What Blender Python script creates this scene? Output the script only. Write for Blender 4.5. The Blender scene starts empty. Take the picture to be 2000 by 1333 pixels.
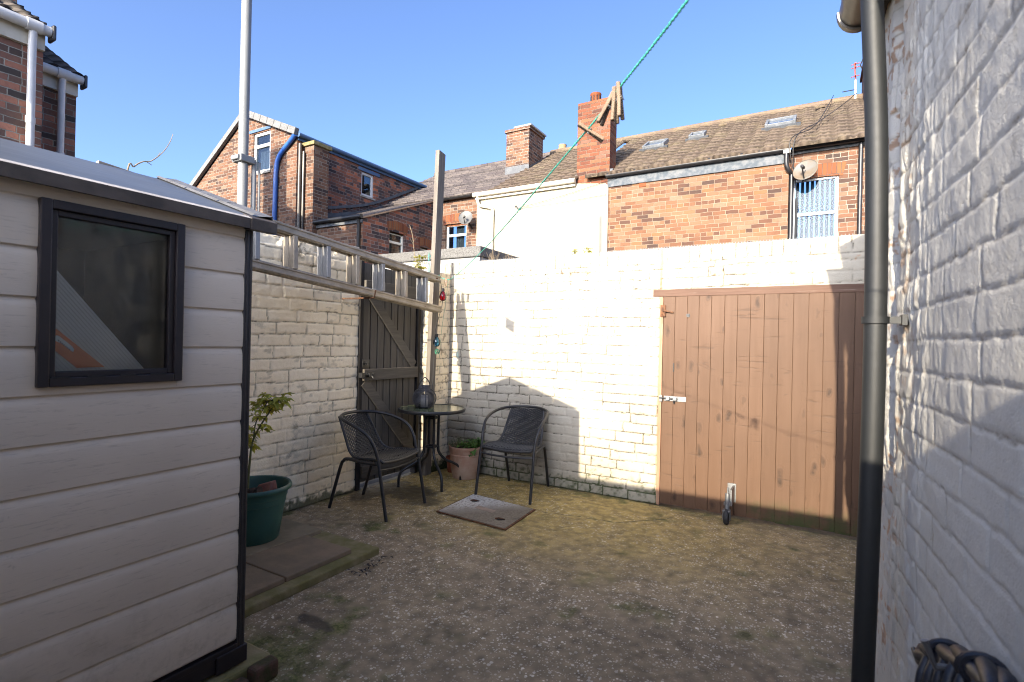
import bpy, bmesh, math, random
import numpy as np
from mathutils import Vector, Matrix
random.seed(7)
R = math.radians
scene = bpy.context.scene
COL = scene.collection

# ------------------------------------------------------------------ camera
FPX = 1018.0
YAW, PITCH, ROLL, CAMH = R(30.1), R(0.05), R(1.25), 1.3
cf = np.array([-math.sin(YAW)*math.cos(PITCH), math.cos(YAW)*math.cos(PITCH), math.sin(PITCH)])
cr0 = np.array([math.cos(YAW), math.sin(YAW), 0.0]); cu0 = np.cross(cr0, cf)
cr = math.cos(ROLL)*cr0 + math.sin(ROLL)*cu0
cu = -math.sin(ROLL)*cr0 + math.cos(ROLL)*cu0
CO = np.array([0, 0, CAMH])
cam = bpy.data.cameras.new("camera"); camo = bpy.data.objects.new("camera", cam); COL.objects.link(camo)
cam.sensor_width = 36.0; cam.lens = FPX/2000*36.0; cam.clip_start = 0.05; cam.clip_end = 600
M = Matrix(((cr[0], cu[0], -cf[0], 0), (cr[1], cu[1], -cf[1], 0), (cr[2], cu[2], -cf[2], CAMH), (0, 0, 0, 1)))
camo.matrix_world = M
cam.dof.use_dof = True; cam.dof.focus_distance = 5.5; cam.dof.aperture_fstop = 5.0
scene.camera = camo

def at(x, y, ax, val):
    """point where the sight line of a photo pixel meets the plane axis=val"""
    d = cf + cr*(x-1000)/FPX - cu*(y-666.5)/FPX
    t = (val-CO[ax])/d[ax]
    return Vector(CO + d*t)

# ------------------------------------------------------------------ light
SUN_EL = R(19.1); SUN_M = 0.006       # light travels +Y with a trace of +X
sd = Vector((SUN_M, 1.0, -math.tan(SUN_EL))).normalized()
sun = bpy.data.lights.new("sun", 'SUN'); suno = bpy.data.objects.new("sun", sun); COL.objects.link(suno)
sun.energy = 3.0; sun.angle = R(0.5); sun.color = (1.0, 0.88, 0.69)
suno.rotation_euler = sd.to_track_quat('-Z', 'Y').to_euler()
w = bpy.data.worlds.new("World"); scene.world = w; w.use_nodes = True
wn = w.node_tree.nodes; wl = w.node_tree.links
bg = wn['Background']
sky = wn.new('ShaderNodeTexSky'); sky.sky_type = 'NISHITA'; sky.sun_disc = False
sky.sun_elevation = SUN_EL; sky.sun_rotation = R(180)   # sun stands behind the camera, at -Y
sky.air_density = 0.42; sky.dust_density = 3.1; sky.ozone_density = 3.8; sky.altitude = 0
wl.new(sky.outputs[0], bg.inputs[0]); bg.inputs[1].default_value = 0.15
scene.view_settings.view_transform = 'Standard'; scene.view_settings.look = 'None'
scene.view_settings.exposure = 2.08; scene.view_settings.gamma = 1.0
scene.cycles.filter_width = 1.05; scene.cycles.max_bounces = 10; scene.cycles.diffuse_bounces = 6; scene.cycles.use_denoising = True
scene.cycles.transparent_max_bounces = 12

# ------------------------------------------------------------------ material helpers
class NT:
    def __init__(s, name):
        s.m = bpy.data.materials.new(name); s.m.use_nodes = True
        s.n = s.m.node_tree.nodes; s.l = s.m.node_tree.links
        s.b = s.n['Principled BSDF']; s.out = s.n['Material Output']
    def new(s, t, **k):
        n = s.n.new(t)
        for a, v in k.items(): setattr(n, a, v)
        return n
    def put(s, sock, v):
        if isinstance(v, bpy.types.NodeSocket): s.l.new(v, sock)
        elif v is not None:
            if sock.type == 'RGBA' and not isinstance(v, (int, float)): v = (*v[:3], 1)
            sock.default_value = v
    def pos(s): return s.new('ShaderNodeNewGeometry').outputs['Position']
    def obj(s): return s.new('ShaderNodeTexCoord').outputs['Object']
    def attr(s, name): return s.new('ShaderNodeAttribute', attribute_name=name).outputs['Fac']
    def sep(s, v):
        n = s.new('ShaderNodeSeparateXYZ'); s.put(n.inputs[0], v); return n.outputs
    def comb(s, x, y, z):
        n = s.new('ShaderNodeCombineXYZ')
        for i, v in enumerate((x, y, z)): s.put(n.inputs[i], v)
        return n.outputs[0]
    def scale(s, v, sc):
        n = s.new('ShaderNodeVectorMath', operation='MULTIPLY'); s.put(n.inputs[0], v); n.inputs[1].default_value = sc; return n.outputs[0]
    def vadd(s, v, wv):
        n = s.new('ShaderNodeVectorMath', operation='ADD'); s.put(n.inputs[0], v); s.put(n.inputs[1], wv); return n.outputs[0]
    def noise(s, v, sc, det=3, rough=.55, out='Fac', dist=0):
        n = s.new('ShaderNodeTexNoise'); s.put(n.inputs['Vector'], v); n.inputs['Scale'].default_value = sc
        n.inputs['Detail'].default_value = det; n.inputs['Roughness'].default_value = rough; n.inputs['Distortion'].default_value = dist
        return n.outputs[out]
    def vor(s, v, sc, feature='F1', out='Distance', rnd=1):
        n = s.new('ShaderNodeTexVoronoi', feature=feature); s.put(n.inputs['Vector'], v); n.inputs['Scale'].default_value = sc
        n.inputs['Randomness'].default_value = rnd
        return n.outputs[out]
    def white(s, v):
        n = s.new('ShaderNodeTexWhiteNoise', noise_dimensions='3D'); s.put(n.inputs['Vector'], v); return n.outputs
    def math(s, op, a, b=None, c=None, clamp=False):
        n = s.new('ShaderNodeMath', operation=op, use_clamp=clamp)
        for i, v in enumerate((a, b, c)):
            if v is not None: s.put(n.inputs[i], v)
        return n.outputs[0]
    def mr(s, v, a, b, c=0., d=1., smooth=True):
        n = s.new('ShaderNodeMapRange'); n.interpolation_type = 'SMOOTHSTEP' if smooth else 'LINEAR'
        s.put(n.inputs[0], v)
        for i, q in enumerate((a, b, c, d)): s.put(n.inputs[i+1], q)
        return n.outputs[0]
    def mix(s, f, a, b, blend='MIX'):
        n = s.new('ShaderNodeMix', data_type='RGBA', blend_type=blend); n.clamp_factor = True
        s.put(n.inputs[0], f); s.put(n.inputs[6], a); s.put(n.inputs[7], b); return n.outputs[2]
    def ramp(s, f, stops, interp='LINEAR'):
        n = s.new('ShaderNodeValToRGB'); s.put(n.inputs[0], f); r = n.color_ramp; r.interpolation = interp
        while len(r.elements) < len(stops): r.elements.new(.5)
        for e, (p, c) in zip(r.elements, stops): e.position = p; e.color = (*c, 1)
        return n.outputs[0]
    def bump(s, h, strength=.4, dist=.01, normal=None):
        n = s.new('ShaderNodeBump'); s.put(n.inputs['Height'], h); n.inputs['Strength'].default_value = strength
        n.inputs['Distance'].default_value = dist
        if normal is not None: s.put(n.inputs['Normal'], normal)
        return n.outputs[0]
    def fin(s, col, rough=.6, normal=None, metal=0., spec=.5):
        s.put(s.b.inputs['Base Color'], col); s.put(s.b.inputs['Roughness'], rough); s.put(s.b.inputs['Metallic'], metal)
        s.b.inputs['Specular IOR Level'].default_value = spec
        if normal is not None: s.put(s.b.inputs['Normal'], normal)
        return s.m

def plain(name, c, c2=None, sc=6., rough=.55, bump=.15, metal=0., spec=.5, fine=60., rvar=.12):
    """weathered coat of one colour: slow patches of a second tone, fine grain in the relief"""
    t = NT(name); p = t.obj()
    c2 = c2 or tuple(x*.72 for x in c)
    a = t.noise(p, sc, 5, .6); f = t.noise(p, fine, 3, .6)
    k = t.mr(a, .35, .68)
    col = t.mix(k, c, c2)
    ro = t.math('ADD', rough-rvar/2, t.math('MULTIPLY', f, rvar))
    return t.fin(col, ro, t.bump(f, bump, .004), metal, spec)

def brick_mat(name, stops, mortar, course=.08, L=.24, mw=.006, headers=True, grime=.25, bump=.6):
    t = NT(name); p = t.pos()
    wob = t.noise(p, 5., 2); wob2 = t.noise(p, 38., 2)
    x, y, z = t.sep(p)
    u = t.math('ADD', t.math('ADD', x, y), t.math('MULTIPLY', wob2, .012))
    v = t.math('ADD', t.math('ADD', z, t.math('MULTIPLY', wob, .03)), t.math('MULTIPLY', wob2, .008))
    vr = t.math('DIVIDE', v, course); row = t.math('FLOOR', vr); fv = t.math('FRACT', vr)
    ln = L
    if headers:
        ish = t.math('LESS_THAN', t.math('FLOORED_MODULO', row, 4.), .5)
        ln = t.math('MULTIPLY', t.math('SUBTRACT', 1., t.math('MULTIPLY', ish, .5)), L)
    jit = t.white(t.comb(row, 3.3, 1.7))[0]
    uu = t.math('ADD', t.math('DIVIDE', u, ln), t.math('ADD', t.math('MULTIPLY', t.math('FLOORED_MODULO', row, 2.), .5), t.math('MULTIPLY', jit, .25)))
    cx = t.math('FLOOR', uu); fu = t.math('FRACT', uu)
    du = t.math('MULTIPLY', t.math('MINIMUM', fu, t.math('SUBTRACT', 1., fu)), ln)
    dv = t.math('MULTIPLY', t.math('MINIMUM', fv, t.math('SUBTRACT', 1., fv)), course)
    d = t.math('MINIMUM', du, dv)
    mask = t.mr(d, mw*.6, mw*1.25)
    h = t.white(t.comb(cx, row, .5))
    big = t.noise(p, .9, 3)
    hv = t.math('ADD', h[0], t.math('MULTIPLY', t.math('SUBTRACT', big, .5), .55), clamp=True)
    bc = t.ramp(hv, stops)
    f = t.noise(p, 26., 4, .65)
    bc = t.mix(t.mr(f, .45, .75, 0., .55), bc, t.mix(.55, bc, (.05, .035, .03)))
    mort = t.mix(t.mr(t.noise(p, 3., 3), .35, .65), mortar, tuple(c*.62 for c in mortar))
    col = t.mix(mask, mort, bc)
    g = t.mr(t.noise(t.scale(p, (1, 1, .45)), 1.3, 5, .65), .5, .78, 0., grime)
    col = t.mix(g, col, (.03, .026, .024))
    hh = t.math('ADD', t.math('MULTIPLY', mask, 1.), t.math('MULTIPLY', f, .5))
    hh = t.math('ADD', hh, t.math('MULTIPLY', h[0], .35))
    return t.fin(col, .88, t.bump(hh, bump, .012), spec=.25)

def painted_mat(name, paint, paint2, dirt, moss=(.028, .036, .014)):
    t = NT(name); p = t.pos()
    dm = t.attr('dirt'); mo = t.attr('moss'); fl = t.attr('flake')
    big = t.noise(p, 1.4, 5, .65); mid = t.noise(p, 9., 4, .6); fine = t.noise(p, 90., 3, .65)
    col = t.mix(t.mr(big, .35, .7), paint, paint2)
    col = t.mix(t.mr(mid, .55, .8, 0., .35), col, tuple(c*.7 for c in paint2))
    col = t.mix(fl, col, t.mix(fine, (.30, .13, .06), (.45, .30, .18)))
    dcol = t.mix(t.mr(mid, .4, .6), dirt, tuple(c*.5 for c in dirt))
    col = t.mix(t.math('MULTIPLY', dm, t.mr(fine, .25, .6, .45, 1.)), col, dcol)
    mcol = t.mix(t.mr(fine, .35, .65), moss, tuple(c*2.6 for c in moss))
    col = t.mix(mo, col, mcol)
    vf = t.noise(p, 260., 3, .7); pit = t.mr(t.noise(p, 130., 2, .5), .62, .72)
    hh = t.math('ADD', t.math('ADD', t.math('MULTIPLY', fine, .8), mid), t.math('SUBTRACT', t.math('MULTIPLY', vf, .5), t.math('MULTIPLY', pit, .5)))
    return t.fin(col, .78, t.bump(hh, .6, .004), spec=.3)

def wood_mat(name, c1, c2, axis=2, sc=14., rough=.7, knots=0., moss=0., mossz=.3, bump=.3, stretch=.06, worn=None):
    t = NT(name); p = t.obj(); rn = t.attr('rnd')
    s = [1., 1., 1.]; s[axis] = stretch
    q = t.vadd(t.scale(p, tuple(s)), t.comb(t.math('MULTIPLY', rn, 37.), t.math('MULTIPLY', rn, 11.), t.math('MULTIPLY', rn, 23.)))
    g = t.noise(q, sc*3.2, 5, .65, dist=.6); g2 = t.noise(q, sc*11, 3, .6)
    k = t.math('ADD', t.math('MULTIPLY', g, .7), t.math('MULTIPLY', g2, .3))
    col = t.mix(t.mr(k, .36, .64), c1, c2)
    col = t.mix(t.math('MULTIPLY', rn, .45), col, t.mix(.5, col, tuple(x*.55 for x in c1)))
    big = t.noise(p, 1.8, 4)
    col = t.mix(t.mr(big, .4, .75, 0., .35), col, tuple(x*.6 for x in c1))
    hgt = k
    if knots:
        ks = [9., 9., 9.]; ks[axis] = 4.2
        kq = t.vadd(t.scale(p, tuple(ks)), t.comb(t.math('MULTIPLY', rn, 3.), 0., t.math('MULTIPLY', rn, 9.)))
        kd = t.vor(t.vadd(kq, t.scale(t.noise(p, 14., 2, out='Color'), (.35, .35, .35))), 1.0)
        km = t.math('SUBTRACT', 1., t.mr(kd, .05, .20))
        ring = t.math('MULTIPLY', t.math('SINE', t.math('MULTIPLY', kd, 46.)), t.math('SUBTRACT', 1., t.mr(kd, .12, .5)))
        col = t.mix(t.math('MULTIPLY', km, knots), col, tuple(x*.22 for x in c1))
        col = t.mix(t.mr(ring, .2, 1., 0., .4*knots), col, tuple(x*.45 for x in c1))
        # ruffled grain bands that run across the board at the knots
        wz = t.noise(t.scale(p, (3., 3., 26.)), 1.0, 3, .6, dist=1.2)
        wm = t.math('MULTIPLY', t.mr(wz, .58, .70), t.mr(t.noise(p, 3.1, 2), .44, .58))
        col = t.mix(t.math('MULTIPLY', wm, .55*knots), col, tuple(x*.3 for x in c1))
        hgt = t.math('SUBTRACT', t.math('ADD', k, t.math('MULTIPLY', ring, .25)), t.math('MULTIPLY', wm, .8))
    if worn:
        wmk = t.mr(t.noise(t.scale(p, tuple(s)), 21., 4, .7), .66, .72)
        col = t.mix(t.math('MULTIPLY', wmk, .8), col, worn)
    if moss:
        z = t.sep(t.pos())[2]
        mk = t.math('MULTIPLY', t.math('SUBTRACT', 1., t.mr(z, 0., mossz)), t.mr(t.noise(p, 7., 4, .7), .38, .6))
        col = t.mix(t.math('MULTIPLY', mk, moss), col, (.035, .05, .012))
    return t.fin(col, rough, t.bump(hgt, bump, .006), spec=.3)

def tile_mat(name, c1, c2, lichen=(.174, .145, .081)):
    t = NT(name); p = t.pos()
    x, y, z = t.sep(p)
    cell = t.white(t.comb(t.math('FLOOR', t.math('DIVIDE', x, .30)), t.math('FLOOR', t.math('DIVIDE', z, .155)), 2.))
    col = t.mix(cell[0], c1, c2)
    n1 = t.noise(p, 2.2, 5, .7); n2 = t.noise(p, 24., 4, .7)
    col = t.mix(t.mr(n1, .45, .75, 0., .6), col, lichen)
    col = t.mix(t.mr(n2, .55, .75, 0., .6), col, tuple(a*.45 for a in c1))
    gap_shade = t.attr('gap'); col = t.mix(t.math('MULTIPLY', gap_shade, .9), col, tuple(a*.16 for a in c1))  # shade between the tile courses painted into the colour; troughs darkened too
    return t.fin(col, .9, t.bump(n2, .4, .01), spec=.2)

def glass_mat(name, tint=(.85, .9, .92), rough=.02, refl=1.0):
    t = NT(name)
    tr = t.new('ShaderNodeBsdfTransparent'); tr.inputs[0].default_value = (*tint, 1)
    gl = t.new('ShaderNodeBsdfGlossy'); gl.inputs['Roughness'].default_value = rough
    fr = t.new('ShaderNodeFresnel'); fr.inputs[0].default_value = 1.5
    mx = t.new('ShaderNodeMixShader')
    t.l.new(t.math('MULTIPLY', fr.outputs[0], 1.8*refl, clamp=True), mx.inputs[0])
    t.l.new(tr.outputs[0], mx.inputs[1]); t.l.new(gl.outputs[0], mx.inputs[2]); t.l.new(mx.outputs[0], t.out.inputs[0])
    return t.m

def leaf_mat(name, c1, c2):
    t = NT(name); rn = t.attr('rnd')
    col = t.mix(rn, c1, c2); t.fin(col, .5, None, spec=.4)
    tl = t.new('ShaderNodeBsdfTranslucent'); t.l.new(col, tl.inputs[0])
    mx = t.new('ShaderNodeMixShader'); mx.inputs[0].default_value = .3
    t.l.new(t.b.outputs[0], mx.inputs[1]); t.l.new(tl.outputs[0], mx.inputs[2]); t.l.new(mx.outputs[0], t.out.inputs[0])
    return t.m

# ------------------------------------------------------------------ object helpers
def tag(o, label=None, cat=None, group=None, kind=None, category=None):
    cat = cat or category
    for k, v in (('label', label), ('category', cat), ('group', group), ('kind', kind)):
        if v: o[k] = v
    return o
def thing(name, label, cat, loc=(0, 0, 0), group=None):
    o = bpy.data.objects.new(name, None); COL.objects.link(o); o.location = loc; o.empty_display_size = .1
    return tag(o, label, cat, group)
def rootloc(o):
    v = Vector((0, 0, 0))
    while o is not None: v += Vector(o.location); o = o.parent
    return v
def link_mesh(name, me, m, parent=None, local=False):
    o = bpy.data.objects.new(name, me); COL.objects.link(o)
    if m: me.materials.append(m)
    n = len(me.vertices); co = np.empty(n*3, 'f'); me.vertices.foreach_get('co', co); co = co.reshape(-1, 3)
    if parent is not None:
        o.parent = parent
        if not local: co = co-np.array(rootloc(parent), 'f')
    elif not local:
        lo = co.min(0); hi = co.max(0); b = np.array([(lo[0]+hi[0])/2, (lo[1]+hi[1])/2, lo[2]], 'f')
        co = co-b; o.location = b.tolist()
    me.vertices.foreach_set('co', np.ascontiguousarray(co, 'f').ravel()); me.update()
    return o

class MB:
    def __init__(s): s.v = []; s.f = []; s.r = []
    def add(s, vs, fs, r=None):
        o = len(s.v); s.v += [tuple(v) for v in vs]; r = random.random() if r is None else r
        s.f += [tuple(i+o for i in f) for f in fs]; s.r += [r]*len(fs); return s
    def box(s, a, b, r=None):
        (x0, y0, z0), (x1, y1, z1) = [[min(p, q) for p, q in zip(a, b)], [max(p, q) for p, q in zip(a, b)]]
        vs = [(x, y, z) for z in (z0, z1) for y in (y0, y1) for x in (x0, x1)]
        return s.add(vs, [(0, 2, 3, 1), (4, 5, 7, 6), (0, 1, 5, 4), (2, 6, 7, 3), (0, 4, 6, 2), (1, 3, 7, 5)], r)
    def bar(s, p, q, wd, ht, up=(0, 0, 1), r=None):
        p, q = Vector(p), Vector(q); d = (q-p).normalized(); up = Vector(up)
        if abs(d.dot(up)) > .98: up = Vector((0, 1, 0))
        a = d.cross(up).normalized(); b = a.cross(d).normalized()
        vs = [e+a*(i*wd/2)+b*(j*ht/2) for e in (p, q) for i, j in ((-1, -1), (1, -1), (1, 1), (-1, 1))]
        return s.add(vs, [(0, 3, 2, 1), (4, 5, 6, 7), (0, 1, 5, 4), (1, 2, 6, 5), (2, 3, 7, 6), (3, 0, 4, 7)], r)
    def tube(s, pts, rad, seg=8, closed=False, caps=True, r=None):
        P = [Vector(p) for p in pts]; n = len(P)
        rr = rad if isinstance(rad, (list, tuple)) else [rad]*n
        vs = []; up = None
        for i, p in enumerate(P):
            if closed: t = P[(i+1) % n]-P[i-1]
            else: t = P[min(i+1, n-1)]-P[max(i-1, 0)]
            t.normalize()
            if up is None: up = Vector((0, 0, 1)) if abs(t.z) < .9 else Vector((1, 0, 0))
            a = t.cross(up).normalized(); up = a.cross(t).normalized()
            for k in range(seg):
                an = 2*math.pi*k/seg; vs.append(p+(a*math.cos(an)+up*math.sin(an))*rr[i])
        fs = []
        for i in range(n if closed else n-1):
            j = (i+1) % n
            for k in range(seg): fs.append((i*seg+k, i*seg+(k+1) % seg, j*seg+(k+1) % seg, j*seg+k))
        if caps and not closed:
            fs.append(tuple(range(seg))[::-1]); fs.append(tuple((n-1)*seg+k for k in range(seg)))
        return s.add(vs, fs, r)
    def lathe(s, prof, c=(0, 0, 0), seg=24, close=False, r=None):
        vs = []; n = len(prof)
        for ra, z in prof:
            for k in range(seg):
                a = 2*math.pi*k/seg; vs.append((c[0]+ra*math.cos(a), c[1]+ra*math.sin(a), c[2]+z))
        fs = [(i*seg+k, i*seg+(k+1) % seg, (i+1)*seg+(k+1) % seg, (i+1)*seg+k) for i in range(n-1) for k in range(seg)]
        if close: fs += [tuple(range(seg))[::-1], tuple((n-1)*seg+k for k in range(seg))]
        return s.add(vs, fs, r)
    def poly(s, pts, r=None): return s.add(pts, [tuple(range(len(pts)))], r)
    def prism(s, pts, d, r=None):
        n = len(pts); d = Vector(d); vs = [Vector(p) for p in pts]+[Vector(p)+d for p in pts]
        return s.add(vs, [tuple(range(n))[::-1], tuple(range(n, 2*n))]+[(i, (i+1) % n, n+(i+1) % n, n+i) for i in range(n)], r)
    def leaf(s, p, d, L, W, up=(0, 0, 1), fold=.25):
        p = Vector(p); d = Vector(d).normalized(); a = d.cross(Vector(up))
        if a.length < .1: a = Vector((1, 0, 0))
        a.normalize(); n = a.cross(d)
        vs = [p, p+d*L*.45+a*W/2+n*W*fold, p+d*L-n*L*.12, p+d*L*.45-a*W/2+n*W*fold, p+d*L*.5]
        return s.add(vs, [(0, 1, 4), (1, 2, 4), (2, 3, 4), (3, 0, 4)])
    def build(s, name, m, parent=None, smooth=False, bevel=0., local=False, seg=2, **tags):
        me = bpy.data.meshes.new(name); me.from_pydata(s.v, [], s.f); me.update()
        at_ = me.attributes.new('rnd', 'FLOAT', 'FACE'); at_.data.foreach_set('value', s.r)
        bm = bmesh.new(); bm.from_mesh(me); bmesh.ops.recalc_face_normals(bm, faces=bm.faces); bm.to_mesh(me); bm.free()
        if smooth: me.polygons.foreach_set('use_smooth', [True]*len(me.polygons))
        o = link_mesh(name, me, m, parent, local)
        if smooth: me.set_sharp_from_angle(angle=R(40))
        if bevel:
            b = o.modifiers.new('bevel', 'BEVEL'); b.width = bevel; b.segments = seg; b.limit_method = 'ANGLE'; b.angle_limit = R(40)
        if tags: tag(o, **tags)
        return o

def copy_tree(o, parent=None):
    c = o.copy(); COL.objects.link(c); c.parent = parent
    for ch in [k for k in bpy.data.objects if k.parent == o]: copy_tree(ch, c)
    return c

def spline(pts, n=8):
    P = [Vector(p) for p in pts]; out = []
    for i in range(len(P)-1):
        a = P[i-1] if i else P[0]*2-P[1]; b = P[i]; c = P[i+1]; d = P[i+2] if i+2 < len(P) else P[-1]*2-P[-2]
        for k in range(n):
            t = k/n
            out.append(.5*((2*b)+(c-a)*t+(2*a-5*b+4*c-d)*t*t+(3*b-a-3*c+d)*t**3))
    out.append(P[-1]); return out

# numpy value noise
def _h(ix, iy, s):
    n = (ix.astype(np.int64)*374761393+iy.astype(np.int64)*668265263+s*974634173) & 0x7fffffff
    n = ((n ^ (n >> 13))*1274126177) & 0x7fffffff
    n = (n ^ (n >> 16)) & 0xffff
    return n/65535.0
def vn(x, y, s=0):
    ix = np.floor(x); iy = np.floor(y); fx = x-ix; fy = y-iy; fx = fx*fx*(3-2*fx); fy = fy*fy*(3-2*fy)
    return (_h(ix, iy, s)*(1-fx)+_h(ix+1, iy, s)*fx)*(1-fy)+(_h(ix, iy+1, s)*(1-fx)+_h(ix+1, iy+1, s)*fx)*fy
def fbm(x, y, s=0, o=4, g=.5):
    a = 1.; t = 0.; tot = 0.
    for k in range(o): t = t+a*vn(x*2**k, y*2**k, s+k*17); tot += a; a *= g
    return t/tot
def ss(x, a, b): t = np.clip((x-a)/(b-a), 0, 1); return t*t*(3-2*t)

def brickfield(U, V, seed, course=.08, L=.235, w=.005, jd=.006, soldier=None, rough=1., head=.2):
    U2 = U+.010*(fbm(U*5, V*5, seed)-.5)*2+.004*(vn(U*40, V*40, seed+5)-.5)*2
    V2 = V+.016*(fbm(U*2.2, V*2.2, seed+1)-.5)*2+.004*(vn(U*38, V*38, seed+6)-.5)*2
    row = np.floor(V2/course); fv = V2/course-row
    top = np.zeros_like(U, bool)
    if soldier: top = V2 > soldier; row = np.where(top, 999, row)
    dv = np.minimum(fv, 1-fv)*course
    if soldier: dv = np.where(top, np.abs(V2-soldier), np.minimum(dv, np.abs(V2-soldier)+0*dv))
    du = np.full_like(U, 1e3); idn = np.zeros_like(U); u0, u1 = U.min()-.6, U.max()+.6
    for r in np.unique(row):
        rg = random.Random(int(r)*31+seed); b = [u0-rg.random()*L]; 
        while b[-1] < u1:
            if r == 999: b.append(b[-1]+.078+rg.random()*.012)
            else: b.append(b[-1]+(L*.5 if rg.random() < head else L)*(.95+.1*rg.random()))
        b = np.array(b); m = row == r; uu = U2[m]; k = np.searchsorted(b, uu)-1
        du[m] = np.minimum(uu-b[k], b[k+1]-uu); idn[m] = k*7.13+r*3.7
    d = np.minimum(du, dv)
    fill = fbm(U*6, V*6, seed+9)
    edge = ss(d, w*.3, w*(1.5+1.5*fill))
    hid = _h(np.floor(idn*10), row, seed+3)
    h = -jd*(.35+1.1*(1-fill))*(1-edge)+(hid-.5)*.004*rough
    h = h+rough*(.0035*(fbm(U*22, V*22, seed+11)-.5)+.0022*(fbm(U*75, V*75, seed+12, 3)-.5)+.006*(fbm(U*1.7, V*1.7, seed+13)-.5))
    line = 1-ss(d, w*.2, w*1.2)
    lowedge = 1-ss(np.where(fv < .5, dv, 1.), w*.2, w*1.6)
    nz = fbm(U*3.2, V*3.2, seed+20); nf = fbm(U*34, V*34, seed+21, 3)
    nzz = np.where(top, .58, nz)
    dirt = np.clip(line*ss(nzz, .24, .54)*1.0+lowedge*.55*ss(nf, .35, .6), 0, 1)*(.45+.8*nf)
    return h, dirt, nz, nf, hid

def heightsheet(name, m, parent, u0, u1, v0, v1, res, place, func, hole=None, skirt=.06, tags=None):
    nu = max(2, int(round((u1-u0)/res))+1); nv = max(2, int(round((v1-v0)/res))+1)
    U, V = np.meshgrid(np.linspace(u0, u1, nu), np.linspace(v0, v1, nv))
    out = func(U, V); h = out[0]; at_ = out[1]
    if skirt:
        U = np.pad(U, 1, 'edge'); V = np.pad(V, 1, 'edge'); h = np.pad(h, 1, constant_values=-skirt)
        at_ = {k: np.pad(a, 1, 'edge') for k, a in at_.items()}; nu += 2; nv += 2
    X, Y, Z = place(U, V, h)
    co = np.stack([X, Y, Z], -1).reshape(-1, 3).astype('f')
    i = np.arange(nu*nv).reshape(nv, nu)
    q = np.stack([i[:-1, :-1], i[:-1, 1:], i[1:, 1:], i[1:, :-1]], -1).reshape(-1, 4)
    if hole is not None:
        uc = ((U[:-1, :-1]+U[1:, 1:])/2).ravel(); vc = ((V[:-1, :-1]+V[1:, 1:])/2).ravel()
        q = q[~hole(uc, vc)]
    # orientation so normals face out
    a = co[q[len(q)//2]]
    me = bpy.data.meshes.new(name); nf = len(q)
    me.vertices.add(len(co)); me.vertices.foreach_set('co', co.ravel())
    me.loops.add(nf*4); me.loops.foreach_set('vertex_index', q.ravel().astype('i'))
    me.polygons.add(nf); me.polygons.foreach_set('loop_start', np.arange(0, nf*4, 4, dtype='i'))
    me.polygons.foreach_set('use_smooth', np.ones(nf, bool))
    me.update(calc_edges=True); me.validate()
    for k, arr in at_.items():
        t = me.attributes.new(k, 'FLOAT', 'POINT'); t.data.foreach_set('value', np.ascontiguousarray(np.broadcast_to(arr, U.shape), 'f').ravel())
    o = link_mesh(name, me, m, parent)
    if tags: tag(o, **tags)
    return o

# ------------------------------------------------------------------ materials
m_wall = painted_mat('painted_back', (.40, .368, .30), (.345, .307, .235), (.028, .019, .008))
m_wallL = painted_mat('painted_left', (.92, .80, .58), (.84, .69, .46), (.095, .072, .035))
m_wallR = painted_mat('painted_right', (.51, .49, .44), (.455, .43, .375), (.20, .15, .09))
m_grey_render = plain('old_render', (.30, .28, .25), (.16, .15, .13), 3., .9, .4, spec=.2)
m_white_wall = plain('cream_render', (0.3187, 0.2968, 0.2248), (0.2932, 0.2659, 0.1974), 1.2, .85, .25, spec=.2)
m_garage_white = plain('white_render', (.3315, .3251, .3124), (.2869, .2805, .2614), 1.2, .85, .25, spec=.2)
m_felt = plain('roof_felt', (.1440, .1404, .1332), (.0792, .0774, .0720), 40., .9, .5, spec=.2, fine=180.)
O1 = [(0, (0.0522, 0.0315, 0.0243)), (.10, (0.0882, 0.0432, 0.0279)), (.3, (0.1333, 0.0621, 0.0333)), (.5, (0.1648, 0.0827, 0.0459)), (.72, (0.1791, 0.1018, 0.0621)), (.88, (0.1611, 0.0810, 0.0369)), (1, (0.1827, 0.1161, 0.0774))]
m_brickC = brick_mat('orange_stock_brick', O1, (0.2453, 0.1945, 0.1425), grime=.25, mw=.005)
O2 = [(0, (.0467, .0323, .0272)), (.2, (.0808, .0425, .0289)), (.5, (.1318, .0638, .0374)), (.8, (.1658, .0850, .0510)), (1, (.1615, .1062, .0723))]
m_brickG = brick_mat('brown_gable_brick', O2, (.2487, .2123, .1720), grime=.2)
O3 = [(0, (.035, .03, .032)), (.3, (.09, .055, .05)), (.6, (.17, .075, .05)), (.85, (.24, .09, .055)), (1, (.36, .12, .06))]
m_brickD = brick_mat('dark_weathered_brick', O3, (.2295, .1955, .1726), grime=.35)
m_brickL = brick_mat('sooty_brick', [(0, (0.0471, 0.0394, 0.0369)), (.35, (0.1239, 0.0722, 0.0566)), (.7, (0.2280, 0.1026, 0.0722)), (1, (0.3420, 0.1543, 0.1026))], (0.2470, 0.2364, 0.2052), grime=.3)
m_brickCh = brick_mat('red_chimney_brick', [(0, (0.0637, 0.0299, 0.0225)), (.25, (0.1235, 0.0412, 0.0225)), (.6, (0.1685, 0.0580, 0.0281)), (.85, (0.1947, 0.0786, 0.0393)), (1, (0.1498, 0.0749, 0.0486))], (0.1872, 0.1348, 0.0974), headers=False, grime=.3, bump=.8)
m_brickCh2 = brick_mat('brown_chimney_brick', O2, (.2731, .2341, .1951), headers=False, grime=.35)
m_arch = brick_mat('arch_brick', [(0, (.1217, .0360, .0180)), (.5, (.1786, .0605, .0245)), (1, (.2074, .0857, .0360))], (.1073, .0785, .0605), course=.5, L=.075, headers=False, grime=.15)
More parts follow.
